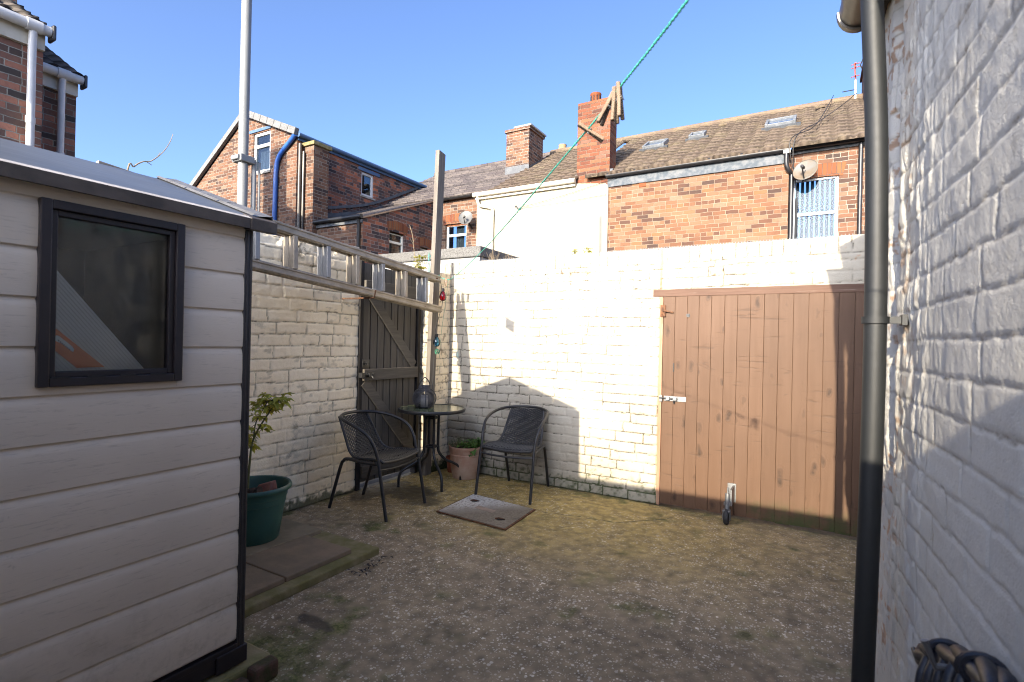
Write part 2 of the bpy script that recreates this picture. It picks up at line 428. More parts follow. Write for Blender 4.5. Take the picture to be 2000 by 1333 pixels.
m_tile = tile_mat('brown_pantile', (0.1074, 0.0798, 0.0601), (0.1462, 0.1098, 0.0795))
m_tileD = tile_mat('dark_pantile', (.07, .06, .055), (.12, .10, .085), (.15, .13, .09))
m_slate = brick_mat('grey_slate', [(0, (.0627, .0520, .0520)), (.5, (.0887, .0757, .0704)), (1, (.1148, .0964, .0857))], (.0260, .0237, .0237), course=.125, L=.27, mw=.004, headers=False, grime=.25, bump=.9)
m_black = plain('black_plastic', (.0108, .0108, .0120), (.0180, .0180, .0192), 8., .42, .1)
m_pipe = plain('grey_black_pipe', (0.0082, 0.0096, 0.0104), (0.0127, 0.0141, 0.0150), 5., .58, .12)
m_gutter = plain('brown_gutter', (.075, .062, .045), (.05, .042, .032), 6., .35, .1)
m_whitep = plain('white_upvc', (.5270, .5270, .5185), (.4590, .4590, .4420), 4., .4, .05)
m_creamp = plain('cream_gutter', (.5180, .4760, .3850), (.4340, .3920, .3080), 4., .45, .05)
m_blue = plain('blue_paint', (.0255, .1020, .3570), (.0213, .0765, .2550), 4., .35, .05)
m_bluegrey = plain('grey_blue_board', (.0408, .0544, .0680), (.1088, .1142, .1197), 9., .75, .3)
m_steelblue = plain('dull_blue_fascia', (.0425, .0935, .1870), (.0595, .1105, .1955), 5., .6, .1)
m_lead = plain('lead_flashing', (.0490, .0544, .0626), (.0816, .0870, .0925), 6., .55, .2)
m_pole = plain('grey_painted_pole', (.1882, .1935, .1913), (.1576, .1637, .1606), 3., .42, .05)
m_alu = plain('weathered_aluminium', (0.3069, 0.2626, 0.2026), (0.2166, 0.1834, 0.1385), 7., .48, .15, metal=.35)
m_alub = plain('blue_grey_rung', (0.2160, 0.2160, 0.2120), (0.1656, 0.1656, 0.1676), 7., .45, .12, metal=.35)
m_door = wood_mat('brown_stained_boards', (0.0913, 0.0481, 0.0255), (0.1051, 0.0580, 0.0333), 2, 4., .62, knots=.75, moss=.0, bump=.22)
m_doorm = wood_mat('brown_boards_damp', (0.0913, 0.0481, 0.0255), (0.1051, 0.0580, 0.0333), 2, 4., .62, knots=.75, moss=.9, mossz=.22, bump=.22)
m_lintel = wood_mat('flaking_brown_lintel', (0.0972, 0.0517, 0.0332), (0.1279, 0.0729, 0.0485), 0, 9., .7, bump=.6, worn=(0.2551, 0.2186, 0.1700))
m_gate = wood_mat('taupe_gate_boards', (.080, .070, .056), (.118, .104, .084), 2, 9., .7, bump=.3)
m_gated = wood_mat('dark_frame_timber', (.0154, .0133, .0126), (.0280, .0238, .0210), 2, 9., .75, bump=.3)
m_post = wood_mat('silvered_post', (.19, .168, .142), (.118, .102, .084), 2, 9., .8, bump=.5)
m_peg = wood_mat('grey_peg_wood', (0.2080, 0.1474, 0.0998), (0.1474, 0.1041, 0.0693), 2, 60., .75, bump=.2)
m_rust = plain('rusty_iron', (.16, .07, .03), (.07, .035, .02), 30., .8, .4, metal=.3)
m_galv = plain('galvanised', (.2100, .2142, .2184), (.1428, .1470, .1512), 14., .45, .15, metal=.6)
m_rubber = plain('black_rubber', (.0140, .0140, .0147), (.0245, .0238, .0231), 20., .75, .2)
m_chair = plain('charcoal_powdercoat', (.0136, .0136, .0149), (.0217, .0211, .0211), 12., .42, .1)
m_weave = plain('charcoal_wicker', (.0161, .0167, .0186), (.0260, .0254, .0248), 16., .48, .15)
m_terr = plain('terracotta', (.3400, .1870, .1232), (.4420, .3230, .2380), 5., .82, .3, spec=.25)
m_terrd = plain('dark_terracotta', (.28, .09, .05), (.20, .07, .04), 5., .82, .3, spec=.25)
m_orangepot = plain('orange_clay', (.1795, .0544, .0190), (.1469, .0435, .0163), 5., .8, .2, spec=.25)
m_yellowpot = plain('buff_clay', (.256, .184, .104), (.216, .152, .088), 5., .8, .2, spec=.25)
m_greenpot = plain('green_plastic', (0.0238, 0.0810, 0.0648), (0.0302, 0.0950, 0.0756), 4., .42, .06)
m_soil = plain('dark_soil', (.022, .016, .012), (.05, .035, .025), 40., .95, .9, spec=.1)
m_bark = plain('bark', (.06, .04, .03), (.03, .022, .018), 30., .9, .8, spec=.2)
m_shard = plain('broken_clay', (.22, .09, .07), (.30, .15, .11), 10., .7, .3)
m_leafY = leaf_mat('yellow_green_leaf', (.26, .28, .035), (.58, .50, .07))
m_leafG = leaf_mat('green_leaf', (.0425, .1105, .0213), (.1020, .2040, .0340))
m_leafD = leaf_mat('grey_green_leaf', (.07, .10, .045), (.14, .17, .08))
m_stem = plain('green_stem', (.10, .11, .03), (.07, .07, .03), 20., .6, .1)
m_straw = plain('dry_stalk', (0.2310, 0.1815, 0.1100), (0.1650, 0.1210, 0.0770), 20., .8, .1)
m_line = plain('green_cord', (0.0520, 0.3746, 0.2912), (0.0416, 0.2912, 0.2185), 60., .6, .3)
m_cordg = plain('thin_green_string', (.06, .28, .16), (.05, .2, .12), 60., .6, .1)
m_cable = plain('black_cable', (.0090, .0090, .0096), (.0132, .0132, .0132), 10., .5, .05)
m_hose = plain('blue_black_hose', (0.0050, 0.0072, 0.0129), (0.0100, 0.0135, 0.0229), 30., .45, .3)
m_dish = plain('grey_dish', (.0762, .0789, .0789), (.0972, .0918, .0843), 6., .5, .1)
m_dishr = plain('rust_spotted_dish', (.1224, .1224, .1122), (.1176, .0816, .0462), 3., .6, .15)
m_slab = plain('brown_paving_slab', (0.2166, 0.1539, 0.0974), (0.1547, 0.1180, 0.0761), 7., .85, .35, spec=.3)
m_slab2 = plain('grey_paving_slab', (0.2277, 0.1801, 0.1148), (0.1656, 0.1315, 0.0820), 7., .85, .35, spec=.3)
m_mossc = plain('mossy_concrete', (0.1485, 0.1325, 0.0522), (0.2352, 0.1898, 0.1041), 9., .92, .6, spec=.2)
m_sheet = plain('twinwall_sheet', (.80, .80, .80), (.70, .70, .70), 4., .4, .05)
m_orange = plain('orange_band', (.95, .24, .06), (.88, .21, .05), 4., .5, .05)
m_pill = plain('pale_label', (.92, .93, .95), (.86, .87, .90), 9., .5, .05)
m_ink = plain('dark_print', (.06, .06, .09), (.09, .09, .12), 9., .5, .05)
m_candle = plain('cream_wax', (.74, .70, .62), (.66, .62, .54), 9., .5, .05)
m_lant = plain('grey_rattan', (.0385, .0385, .0455), (.0595, .0595, .0665), 20., .6, .2)
m_netc = plain('net_curtain', (.085, .088, .092), (.06, .063, .067), 26., .9, .1)
m_blind = plain('pale_blind', (.0350, .0418, .0538), (.0283, .0350, .0470), 5., .8, .05)
m_beige = plain('beige_curtain', (.52, .45, .30), (.42, .36, .24), 6., .85, .05)
m_dark = plain('dark_interior', (.012, .012, .013), (.02, .02, .02), 3., .9, .0)
m_glass = glass_mat('window_glass', (.75, .82, .86), .02, .16)
m_glass_shed = glass_mat('shed_pane', (.88, .90, .91), .07, .75)
m_bulbr = glass_mat('red_glass', (.75, .10, .16), .05)
m_bulbb = glass_mat('blue_glass', (.30, .62, .80), .05)
m_bulbg = glass_mat('green_glass', (.10, .60, .32), .05)
m_white_card = plain('pink_white_card', (.62, .50, .44), (.56, .45, .40), 9., .7, .05)
m_shedtrim = plain('dark_brown_trim', (.0315, .0266, .0252), (.0210, .0182, .0182), 12., .48, .15)
m_fascia = plain('grimy_fascia', (0.0892, 0.0718, 0.0586), (0.0473, 0.0379, 0.0312), 9., .55, .2)
m_frame = plain('brown_black_frame', (0.0130, 0.0093, 0.0104), (0.0187, 0.0132, 0.0143), 14., .42, .12)
t = NT('grey_roof_sheet'); p = t.obj()
n1 = t.noise(t.scale(p, (1., .25, 1.)), 22., 5, .65); n2 = t.noise(p, 2.4, 4)
c = t.mix(t.mr(n2, .35, .7), (.072, .076, .08), (.098, .102, .106)); c = t.mix(t.mr(n1, .5, .8, 0, .5), c, (.13, .13, .13))
m_roofsheet = t.fin(c, t.math('ADD', .30, t.math('MULTIPLY', n1, .2)), t.bump(n1, .12, .003), spec=.5)
# shed cladding: embossed wood grain along Y
t = NT('beige_cladding'); p = t.obj()
g = t.noise(t.vadd(t.scale(p, (1., 11., 135.)), t.scale(t.noise(p, 2.5, 2, out='Color'), (0., .6, 3.))), 1.0, 4, .62)
g2 = t.noise(t.scale(p, (1., 34., 300.)), 1.0, 3, .6)
sp = t.math('MULTIPLY', t.mr(g, .53, .64), t.mr(g2, .42, .62))
big = t.noise(p, 1.6, 4)
c = t.mix(t.mr(big, .35, .7), (.61, .515, .40), (.54, .455, .355))
c = t.mix(t.math('MULTIPLY', sp, .38), c, (.34, .275, .21))
st = t.mr(t.noise(p, 5.5, 5, .7), .66, .74)
c = t.mix(t.math('MULTIPLY', st, .5), c, (.12, .10, .06))
zz_ = t.sep(t.pos())[2]; c = t.mix(t.math('MULTIPLY', t.math('SUBTRACT', 1., t.mr(zz_, .14, .62)), t.mr(t.noise(p, 14., 6, .75), .46, .68, 0., .34)), c, (.19, .15, .09))
m_clad = t.fin(c, .52, t.bump(t.math('SUBTRACT', g2, t.math('MULTIPLY', sp, 1.4)), .12, .003), spec=.4)
# yard concrete with pale pebble chips
t = NT('pebbled_concrete'); p = t.pos()
mo = t.attr('moss'); st = t.attr('stain'); ck = t.attr('crack'); wr = t.attr('worn'); ol = t.attr('olive')
n1 = t.noise(p, 1.1, 5, .65); n2 = t.noise(p, 9., 5, .65); n3 = t.noise(p, 70., 3, .65)
base = t.mix(t.mr(n1, .34, .68), (.35, .262, .155), (.262, .198, .122))
base = t.mix(t.math('MULTIPLY', ol, .85), base, t.mix(t.mr(n2, .35, .65), (.47, .335, .10), (.35, .25, .07)))
base = t.mix(t.mr(n2, .45, .75, 0., .22), base, (.36, .28, .17))
base = t.mix(t.mr(n3, .5, .8, 0., .5), base, (.16, .125, .085))
wv = t.vadd(p, t.scale(t.noise(p, 40., 2, out='Color'), (.008, .008, .0)))
def chips(sc, thr, prob):
    v = t.new('ShaderNodeTexVoronoi'); t.put(v.inputs['Vector'], wv); v.inputs['Scale'].default_value = sc
    r_ = t.sep(v.outputs['Color'])
    rad = t.math('MULTIPLY', r_[1], thr)
    return t.math('MULTIPLY', t.math('SUBTRACT', 1., t.mr(t.math('SUBTRACT', v.outputs['Distance'], rad), 0., .06)), t.math('LESS_THAN', r_[0], prob)), r_[2]
c1, k1 = chips(56., .43, .55); c2_, k2 = chips(104., .44, .5)
cm = t.math('MAXIMUM', c1, t.math('MULTIPLY', c2_, .9))
cm = t.math('MULTIPLY', cm, t.mr(t.noise(p, 3.4, 5, .7), .34, .54, .25, 1.))
cm = t.math('MULTIPLY', cm, t.math('SUBTRACT', 1., t.math('MULTIPLY', wr, .8)))
chc = t.mix(k1, (.80, .70, .54), (.54, .46, .35))
chc = t.mix(t.math('MULTIPLY', ol, .5), chc, (.60, .50, .31))
col = t.mix(cm, base, chc)
col = t.mix(t.math('MULTIPLY', mo, t.mr(n2, .30, .62)), col, t.mix(t.mr(n3, .4, .6), (.075, .085, .02), (.16, .155, .05)))
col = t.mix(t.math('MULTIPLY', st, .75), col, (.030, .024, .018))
col = t.mix(ck, col, (.02, .016, .012))
ro = t.math('SUBTRACT', .86, t.math('MULTIPLY', st, .35))
m_yard = t.fin(col, ro, t.bump(t.math('ADD', t.math('ADD', t.math('MULTIPLY', cm, .8), t.math('MULTIPLY', n3, .8)), t.math('MULTIPLY', n2, .15)), .45, .005), spec=.3)
# chequer plate
t = NT('chequer_plate'); p = t.obj()
x, y, z = t.sep(p)
a1 = t.math('SINE', t.math('MULTIPLY', t.math('ADD', x, y), 200.)); a2 = t.math('SINE', t.math('MULTIPLY', t.math('SUBTRACT', x, y), 200.))
ch = t.mr(t.math('MULTIPLY', a1, a2), .25, .6)
n = t.noise(p, 5., 5, .65); n2 = t.noise(p, 60., 3, .6)
dx = t.mr(t.math('ADD', t.math('SUBTRACT', y, x), t.math('MULTIPLY', t.math('SUBTRACT', n, .5), .35)), -.12, .32)
c = t.mix(t.mr(n2, .35, .65), (.20, .165, .12), (.13, .105, .075))
c = t.mix(t.math('MULTIPLY', dx, t.mr(n2, .3, .55)), c, (.60, .56, .49))
c = t.mix(t.mr(n, .62, .72, 0, .8), c, (.05, .042, .035))
m_cover = t.fin(c, .6, t.bump(t.math('ADD', ch, t.math('MULTIPLY', n2, .4)), .7, .006), metal=.0)
m_tabletop = None
t = NT('green_glass_top'); p = t.obj(); n = t.noise(p, 9., 4, .6); n2 = t.noise(p, 120., 2)
c = t.mix(t.mr(n, .35, .65), (.055, .075, .045), (.11, .13, .075))
m_tabletop = t.fin(c, .16, t.bump(n2, .12, .002), spec=.6)

# ================================================================== SETTING: ground and yard
BW, LW, RW = 4.28, -3.36, 0.225       # faces of back wall, left wall, right-hand house wall
g = MB(); g.add([(-300, -300, -.03), (300, -300, -.03), (300, 300, -.03), (-300, 300, -.03)], [(0, 1, 2, 3)])
g.build('ground', plain('alley_asphalt', (.06, .058, .055), (.045, .043, .04), 3., .9, .4, spec=.2), kind='structure')

def seg_d(U, V, pts):
    d = np.full(U.shape, 9.)
    for (ax, ay), (bx, by) in zip(pts[:-1], pts[1:]):
        L2 = (bx-ax)**2+(by-ay)**2; t = np.clip(((U-ax)*(bx-ax)+(V-ay)*(by-ay))/L2, 0, 1)
        d = np.minimum(d, np.hypot(U-ax-t*(bx-ax), V-ay-t*(by-ay)))
    return d
def yard_f(U, V):
    n = fbm(U*1.3, V*1.3, 3); n2 = fbm(U*6, V*6, 4); n3 = fbm(U*25, V*25, 5)
    h = .006*(fbm(U*1.1, V*1.1, 1)-.5)+.0010*(n2-.5)+.0006*(n3-.5)
    moss = ss(n2-.13+.40*np.exp(-((U+2.0)**2+(V-1.45)**2)/.12)+.40*np.exp(-((U+1.75)**2+(V-1.25)**2)/.05)+.22*np.exp(-((U+2.55)**2+(V-2.62)**2)/.06)+.16*np.exp(-((U+1.25)**2+(V-1.3)**2)/.25), .60, .80)
    moss = np.maximum(moss, ss(n2+.5*np.exp(-(BW-V)/.05)+.35*np.exp(-(U-LW)/.05), .62, .85)*.9)
    st = np.zeros_like(U)
    for cx, cy, rx, ry, k in ((-2.93, 3.42, .22, .20, .95), (-2.70, 3.28, .16, .13, .8), (-1.93, 1.62, .13, .035, 1.), (-3.2, 3.3, .14, .35, .9), (-.5, 2.2, .5, .3, .25)):
        r = np.hypot((U-cx)/rx, (V-cy)/ry)+.7*(n2-.5)+.35*(n3-.5); st = np.maximum(st, k*(1-ss(r, .75, 1.1)))
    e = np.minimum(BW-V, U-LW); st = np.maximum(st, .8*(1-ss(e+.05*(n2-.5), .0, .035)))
    wig = .018*(n3-.5)*2+.03*(n2-.5)*2
    cr_ = 1-ss(seg_d(U+wig, V+wig, [(-1.83, 3.58), (-1.2, 3.70), (-.92, 3.98), (-.85, 4.2)]), 0.0, .0045)*(.3+.9*n3)
    cr_ = np.maximum(cr_, .8*(1-ss(seg_d(U+wig, V+wig, [(-2.45, 2.95), (-2.32, 2.62), (-2.2, 2.5)]), .001, .005)))
    
    
    worn = ss(n+.25*(n2-.5), .50, .68)*ss(V, 1.2, 2.4)*.8
    olive = ss(V+.9*(n-.5)+.5*(n2-.5), 2.35, 3.75)*(1-.6*ss(U, -1.2, .1))
    h -= cr_*.004
    return h, dict(moss=moss, stain=st, crack=cr_, worn=worn, olive=olive)
heightsheet('yard_concrete', m_yard, None, -3.40, .45, -.72, 4.36, .011, lambda U, V, h: (U, V, h), yard_f, skirt=0, tags=dict(kind='structure'))

# ================================================================== WALLS OF THE YARD
GX0, GX1, GZ = -1.075, .62, 1.735      # garage opening
def back_f(U, V):
    h, d, nz, nf, hid = brickfield(U, V, 11, jd=.0055, soldier=1.965)
    low = np.exp(-V/.16)
    moss = ss(low*1.15+.55*(nz-.5)+.5*(nf-.5)-.10, .30, .62)
    moss = np.clip(moss*(.25+.9*ss(d+.5*nf, .2, .55)), 0, 1)
    flake = ss(nf*.8+.12*np.exp(-((V-1.90)/.06)**2)+.10*(fbm(U*1.6, V*0+1, 77)-.5), .70, .76)*ss(V, .9, 1.7)*.8
    flake = np.maximum(flake, .9*(1-ss(np.abs(U-GX0+.01)+.02*(nf-.5), .008, .02))*ss(V, 0, .1))
    d = np.clip(d*1.6*(.62+.40*ss(.9-V, -.4, .9)+.2*ss(U, -2.6, -3.1))+.75*ss(nf, .64, .72)*ss(nz, .5, .62)*.4, 0, 1)
    h = h-.003*flake
    h = np.where(V > 2.05, h+.015*(fbm(U*9, V*0+2, 8)-.5), h)
    return h, dict(dirt=d, moss=moss, flake=flake)
bw = thing('painted_brick_wall', 'cream painted back wall of brick with upright coping bricks, round the brown garage door', 'wall', ((-3.36+.9)/2, BW+.1, 0))
heightsheet('brick_face', m_wall, bw, -3.30, .9, 0, 2.085, .0085, lambda U, V, h: (U, BW-h-.004, V), back_f,
            hole=lambda u, v: (u > GX0) & (u < GX1) & (v < GZ))
b = MB(); b.box((-3.36, BW+.03, 0), (GX0-.004, BW+.225, 2.06)); b.box((GX0-.004, BW+.03, GZ+.004), (GX1, BW+.225, 2.06)); b.box((GX1, BW+.03, 0), (2.5, BW+.225, 2.06))
b.build('wall_core', m_grey_render, bw)
b = MB()
b.box((-3.02, BW+.02, 2.078), (.25, BW+.075, 2.090))
for i in range(150):
    x = -3.0+i*.0216
    for j in (0, 1):
        y = BW+.030+j*.034; b.add([(x-.004, y-.004, 2.09), (x+.004, y-.004, 2.09), (x+.004, y+.004, 2.09), (x-.004, y+.004, 2.09), (x, y, 2.105)], [(0, 1, 4), (1, 2, 4), (2, 3, 4), (3, 0, 4)])
b.build('spike_strip', plain('grey_spike_plastic', (.15, .16, .17), (.10, .11, .12), 20., .6), bw)

def left_f(U, V):
    h, d, nz, nf, hid = brickfield(U, V, 29, course=.088, L=.26, jd=.006, rough=1.5)
    low = np.exp(-V/.12)
    moss = ss(low*1.0+.5*(nz-.5)+.7*(nf-.5)-.22, .34, .62)*.85
    grime = ss(fbm(U*3.1, V*2.2, 44)+.22*ss(V, 1.55, 1.9), .60, .74)*ss(nf, .40, .62)
    dirt = np.clip(d*.85+.75*grime+.35*ss(fbm(U*14, V*26, 46), .63, .72)*ss(nz, .42, .6), 0, 1)
    fl = ss(nf*.7+.2*nz, .70, .75)*ss(V, 1.6, 2.)*.5
    h = np.where(V > 1.96, h-.02*ss(fbm(U*8, V*8, 45), .45, .6), h)
    return h, dict(dirt=dirt, moss=moss, flake=fl)
GY0, GY1 = 3.195, 3.945
lw = thing('painted_brick_wall', 'tan side wall of rough painted brick with the ladder hung along it, between shed and gate', 'wall', (LW-.11, 1.25, 0))
heightsheet('brick_face', m_wallL, lw, -.75, GY0, 0, 2.03, .0085, lambda U, V, h: (LW+h, U, V), left_f)
b = MB(); b.box((LW-.215, -.75, 0), (LW-.03, GY0-.006, 2.0)); b.build('wall_core', m_grey_render, lw)
b = MB()
for i in range(60):       # broken mortar bedding left on top
    y = -.2+i*.056+random.random()*.03; x = LW-.05-random.random()*.12; s_ = .018+random.random()*.03
    if y > GY0-.04: continue
    z = 1.995; a = random.random()*3
    vs = [(x+s_*math.cos(a+k*1.57)*(.7+.6*random.random()), y+s_*math.sin(a+k*1.57)*(.7+.6*random.random()), z) for k in range(4)]+[(x+.006*random.uniform(-1, 1), y+.008*random.uniform(-1, 1), z+.02+s_*1.1*random.random()) for k in range(2)]
    b.add(vs, [(0, 1, 4), (1, 2, 5, 4), (2, 3, 5), (3, 0, 4, 5)])
b.box((LW-.20, GY0-.14, 2.0), (LW-.01, GY0-.012, 2.075)); 
b.build('broken_coping', plain('broken_mortar', (.62, .56, .46), (.22, .17, .12), 26., .95, .9, spec=.1), lw)

# narrow pier of wall between gate and corner
PX = -3.215
def pier_f(U, V):
    h, d, nz, nf, hid = brickfield(U, V, 53, jd=.006, soldier=1.865, rough=1.3)
    moss = ss(np.exp(-V/.14)*1.1+.5*(nf-.5)-.1, .3, .6)
    return h, dict(dirt=np.clip(d*.8+.4*ss(nf, .62, .72), 0, 1), moss=moss, flake=ss(nf, .70, .76)*.4)
pr = thing('brick_pier', 'narrow tan painted brick pier in the corner beside the tall post', 'pier', (PX-.1, 4.13, 0))
heightsheet('brick_face', m_wallL, pr, 4.005, BW-.001, 0, 1.965, .0085, lambda U, V, h: (PX+h, U, V), pier_f)
heightsheet('brick_side', m_wall, pr, PX-.155, PX-.0, 0, 1.965, .0085, lambda U, V, h: (U, 4.0-h, V), pier_f, skirt=.02)
b = MB(); b.box((PX-.16, 4.02, 0), (PX-.02, BW+.03, 1.95)); b.build('wall_core', m_grey_render, pr)

# yard wall behind the camera (its top edge throws the long level shadow)
YB = -.72; ZB = .121+math.tan(SUN_EL)*(BW-YB)
yw = thing('painted_brick_wall', 'yard wall that closes the near end of the yard, behind the viewer', 'wall', (-1.7, YB-.1, 0))
b = MB(); b.box((-3.6, YB-.22, 0), (RW+.165, YB, ZB-.07)); b.build('wall_core', m_wallL, yw)
b = MB(); b.box((-3.6, YB-.24, ZB-.068), (RW+.165, YB+.015, ZB)); b.build('coping', m_grey_render, yw, bevel=.004)

# ================================================================== RIGHT-HAND HOUSE (wall, gutter, downpipe)
def RWX(y): return RW+.048*(2.0-y)      # the house stands a few degrees out of line with the yard
def right_f(U, V):
    h, d, nz, nf, hid = brickfield(U+.04*fbm(U*3, V*3, 90), V, 71, course=.083, L=.24, w=.0042, jd=.0030, rough=.45)
    h = h+.012*(fbm(U*3, V*3, 91)-.5)+.0035*(fbm(U*30, V*16, 92)-.5)*(.35+.9*ss(U, 1.2, 1.6))
    lump = ss(fbm(U*26, V*9, 93, 3), .50, .66)*ss(U, 1.45, 1.75)
    h = h+.0055*lump-.004*ss(U, 1.7, 2.0)
    h = h-.020*ss(U+.012*(nf-.5)+.02*(nz-.5), 1.99, 2.02)-.010*np.exp(-((U-2.02+.02*(nz-.5))/.02)**2)+.006*np.exp(-((U-1.95)/.04)**2)
    h = h+(.022*ss(V+.06*(nf-.5), .74, 1.0)+.008)*ss(U, 2.06, 2.12)  # bulge added behind the pipe to shut out the upper slit of sunlight
    dirt = np.clip(d*.62*ss(nz, .38, .6)+.55*ss(nf, .64, .74)*ss(V, .8, 2.)*.6, 0, 1)
    flake = ss(nf+.1*nz, .70, .76)*ss(U, 1.6, 2.1)*.8
    return h, dict(dirt=dirt, moss=0*dirt, flake=flake)
hs = thing('brick_house', 'white painted brick house side at the right edge, with the dark downpipe on its corner', 'house', (2.2, -1., 0))
heightsheet('brick_face', m_wallR, hs, .35, 2.44, 0, 2.62, .0058, lambda U, V, h: (RWX(U)-.004-h, U, V), right_f)
b = MB(); b.prism([(RWX(-5)+.03, -5, 0), (4.2, -5, 0), (4.2, 2.425, 0), (RWX(2.425)+.035, 2.425, 0)], (0, 0, 2.62)); b.prism([(RWX(-5), -5, 0), (RWX(-5)+.02, -5, 0), (RWX(.35)+.02, .35, 0), (RWX(.35), .35, 0)], (0, 0, 2.62)); b.build('wall', m_wallR, hs)
b = MB(); b.add([(RWX(-5.2)-.10, -5.2, 2.64), (RW-.10, 2.46, 2.64), (2.2, 2.46, 3.75), (2.2, -5.2, 3.75), (4.4, 2.46, 2.64), (4.4, -5.2, 2.64)], [(0, 1, 2, 3), (3, 2, 4, 5)])
b.prism([(RW-.10, 2.44, 2.60), (2.2, 2.44, 3.71), (4.4, 2.44, 2.60)], (0, .02, 0))
b.build('roof', m_tileD, hs)
b = MB(); b.prism([(RWX(-5)-.055, -5, 2.50), (RWX(-5)-.012, -5, 2.50), (RWX(2.3)-.012, 2.30, 2.50), (RWX(2.3)-.055, 2.30, 2.50)], (0, 0, .13)); b.build('fascia', m_gated, hs)
GC = (.118, 2.545); gr = .062
b = MB()
def half(r0, y, n=12): return [(GC[0]+.070*(2.28-y)-r0*math.cos(math.pi*k/n), y, GC[1]-r0*1.15*math.sin(math.pi*k/n)) for k in range(n+1)]
def gut(y0, y1, ro, ri):
    o = len(b.v); A = half(ro, y0)+half(ro, y1)+half(ri, y0)+half(ri, y1); n = 13
    f = []
    for k in range(n-1): f += [(k, k+1, n+k+1, n+k), (2*n+k, 3*n+k, 3*n+k+1, 2*n+k+1), (k, 2*n+k, 2*n+k+1, k+1), (n+k, n+k+1, 3*n+k+1, 3*n+k)]
    f += [(0, n, 3*n, 2*n), (n-1, 3*n-1, 4*n-1, 2*n-1)]
    b.add(A, f)
gut(-5, 2.06, gr, gr-.004); gut(2.05, 2.16, gr+.006, gr-.001); gut(2.15, 2.27, gr, gr-.004); gut(2.262, 2.285, gr+.007, gr-.004)
b.prism(half(gr+.006, 2.285), (0, .006, 0))
b.build('gutter', m_gutter, hs, smooth=True)
PXc, PYc, PRr = .153, 1.845, .0285
b = MB(); b.tube(spline([(PXc-.018, PYc, 0), (PXc-.006, PYc, .7), (PXc, PYc, 1.3), (PXc-.006, PYc, 1.9), (PXc-.026, PYc, 2.40), (GC[0]+.03, PYc+.02, 2.50)], 6), PRr, 28)
dp = b.build('downpipe', m_pipe, hs, smooth=True)
b = MB()
for z in (1.385,):
    b.tube([(PXc, PYc, z-.010), (PXc, PYc, z+.010)], PRr+.006, 28); b.box((PXc, PYc-.008, z-.010), (RW+.004, PYc+.008, z+.010)); b.box((RW-.012, PYc-.03, z-.015), (RW, PYc+.03, z+.015))
b.build('pipe_bracket', m_pipe, dp, smooth=True)

# hank of hose on the wall, lower right
hk = thing('hose_hank', 'blue black hose hung in loops on the white wall at the lower right corner', 'hose', (.22, 1.2, .3))
def hp(y, z, o=0.): return Vector((RWX(y)-.030-o, y-.03, z-.020))
b = MB(); random.seed(8)
for i in range(22):
    y = 1.34-.019*i; zt = float(np.interp(y, [.95, 1.05, 1.135, 1.30, 1.40], [.86, .845, .812, .735, .68])); q = .012*(i % 3)
    pts = [hp(y+.01, zt, q), hp(y-.01, zt-.05, q+.018), hp(y-.02+.05*(1.2-y), zt-.16, q+.02), hp(y-.03+.12*(1.2-y), zt-.34, q+.01), hp(y+.02, zt-.48, q-.005)]
    b.tube(spline(pts, 5), .0082+.002*random.random(), 9)
b.build('hose_loops', m_hose, hk, smooth=True)
b = MB()
base = [(1.445, .676), (1.40, .682), (1.36, .712), (1.28, .752), (1.20, .790), (1.12, .824), (1.04, .850), (.97, .858), (.93, .83)]
for k in range(4):
    a0 = k*1.57; P = spline([hp(y, z+.011*math.cos(a0+i*1.1), .012+.012*math.sin(a0+i*1.1)) for i, (y, z) in enumerate(base)], 6)
    n = len(P); b.tube(P, [.005+.0075*min(1, i/9)*(1-.4*max(0, (i-n+8)/8)) for i in range(n)], 10)
for y, z in ((1.24, .772), (1.06, .842)):
    for q in (0, .014): b.tube([hp(y+q+.006*math.cos(a), z-q*.5+.023*math.sin(a), .012+.024*math.cos(a)) for a in [6.2832*i/16 for i in range(16)]], .007, 8, closed=True)
b.tube(spline([hp(1.33, .715, .01), hp(1.36, .668, .015), hp(1.385, .655, .01), hp(1.43, .675, .0)], 5), [.010]*8+[.007]*8, 8)
b.build('binding', m_hose, hk, smooth=True)
b = MB(); b.tube([(RWX(1.15), 1.13, .78), hp(1.15, .79, .05), hp(1.15, .83, .065)], .006, 8); b.build('hook', m_galv, hk, smooth=True)

# ================================================================== BROWN GARAGE DOOR
gd = thing('garage_door', 'wide brown stained boarded garage door in the back wall', 'door', (-.3, BW+.02, 0))
b = MB(); b3 = MB(); x = GX0+.012; DY = BW-.004
random.seed(21)
while x < GX1:
    w_ = .090+.007*random.random()
    t_ = b if x < -.42 else b3
    yo = random.random()*.003; r_ = random.random()
    t_.box((x+.0006, DY+yo, .012+random.random()*.008), (x+w_-.0006, DY+yo+.02, GZ-.035+random.random()*.004), r_)
    x += w_
b.build('boards', m_door, gd, bevel=.0016, seg=1)
b3.build('boards', m_doorm, gd, bevel=.0016, seg=1, label='damp boards green with moss at the foot')
b = MB(); b.box((GX0, DY+.021, .02), (GX1, DY+.05, GZ)); b.build('backing', m_door, gd)
b = MB(); b.box((GX0-.075, BW-.007, GZ-.045), (GX1, BW+.03, GZ+.014)); b.build('lintel_board', m_lintel, gd, bevel=.004)
b = MB(); b.box((GX0-.016, BW-.010, 0), (GX0+.011, BW+.03, GZ-.05)); b.build('side_stop', wood_mat('worn_side_strip', (.28, .15, .09), (.36, .22, .14), 2, 12., .75, bump=.5, worn=(.55, .45, .34)), gd, bevel=.004)
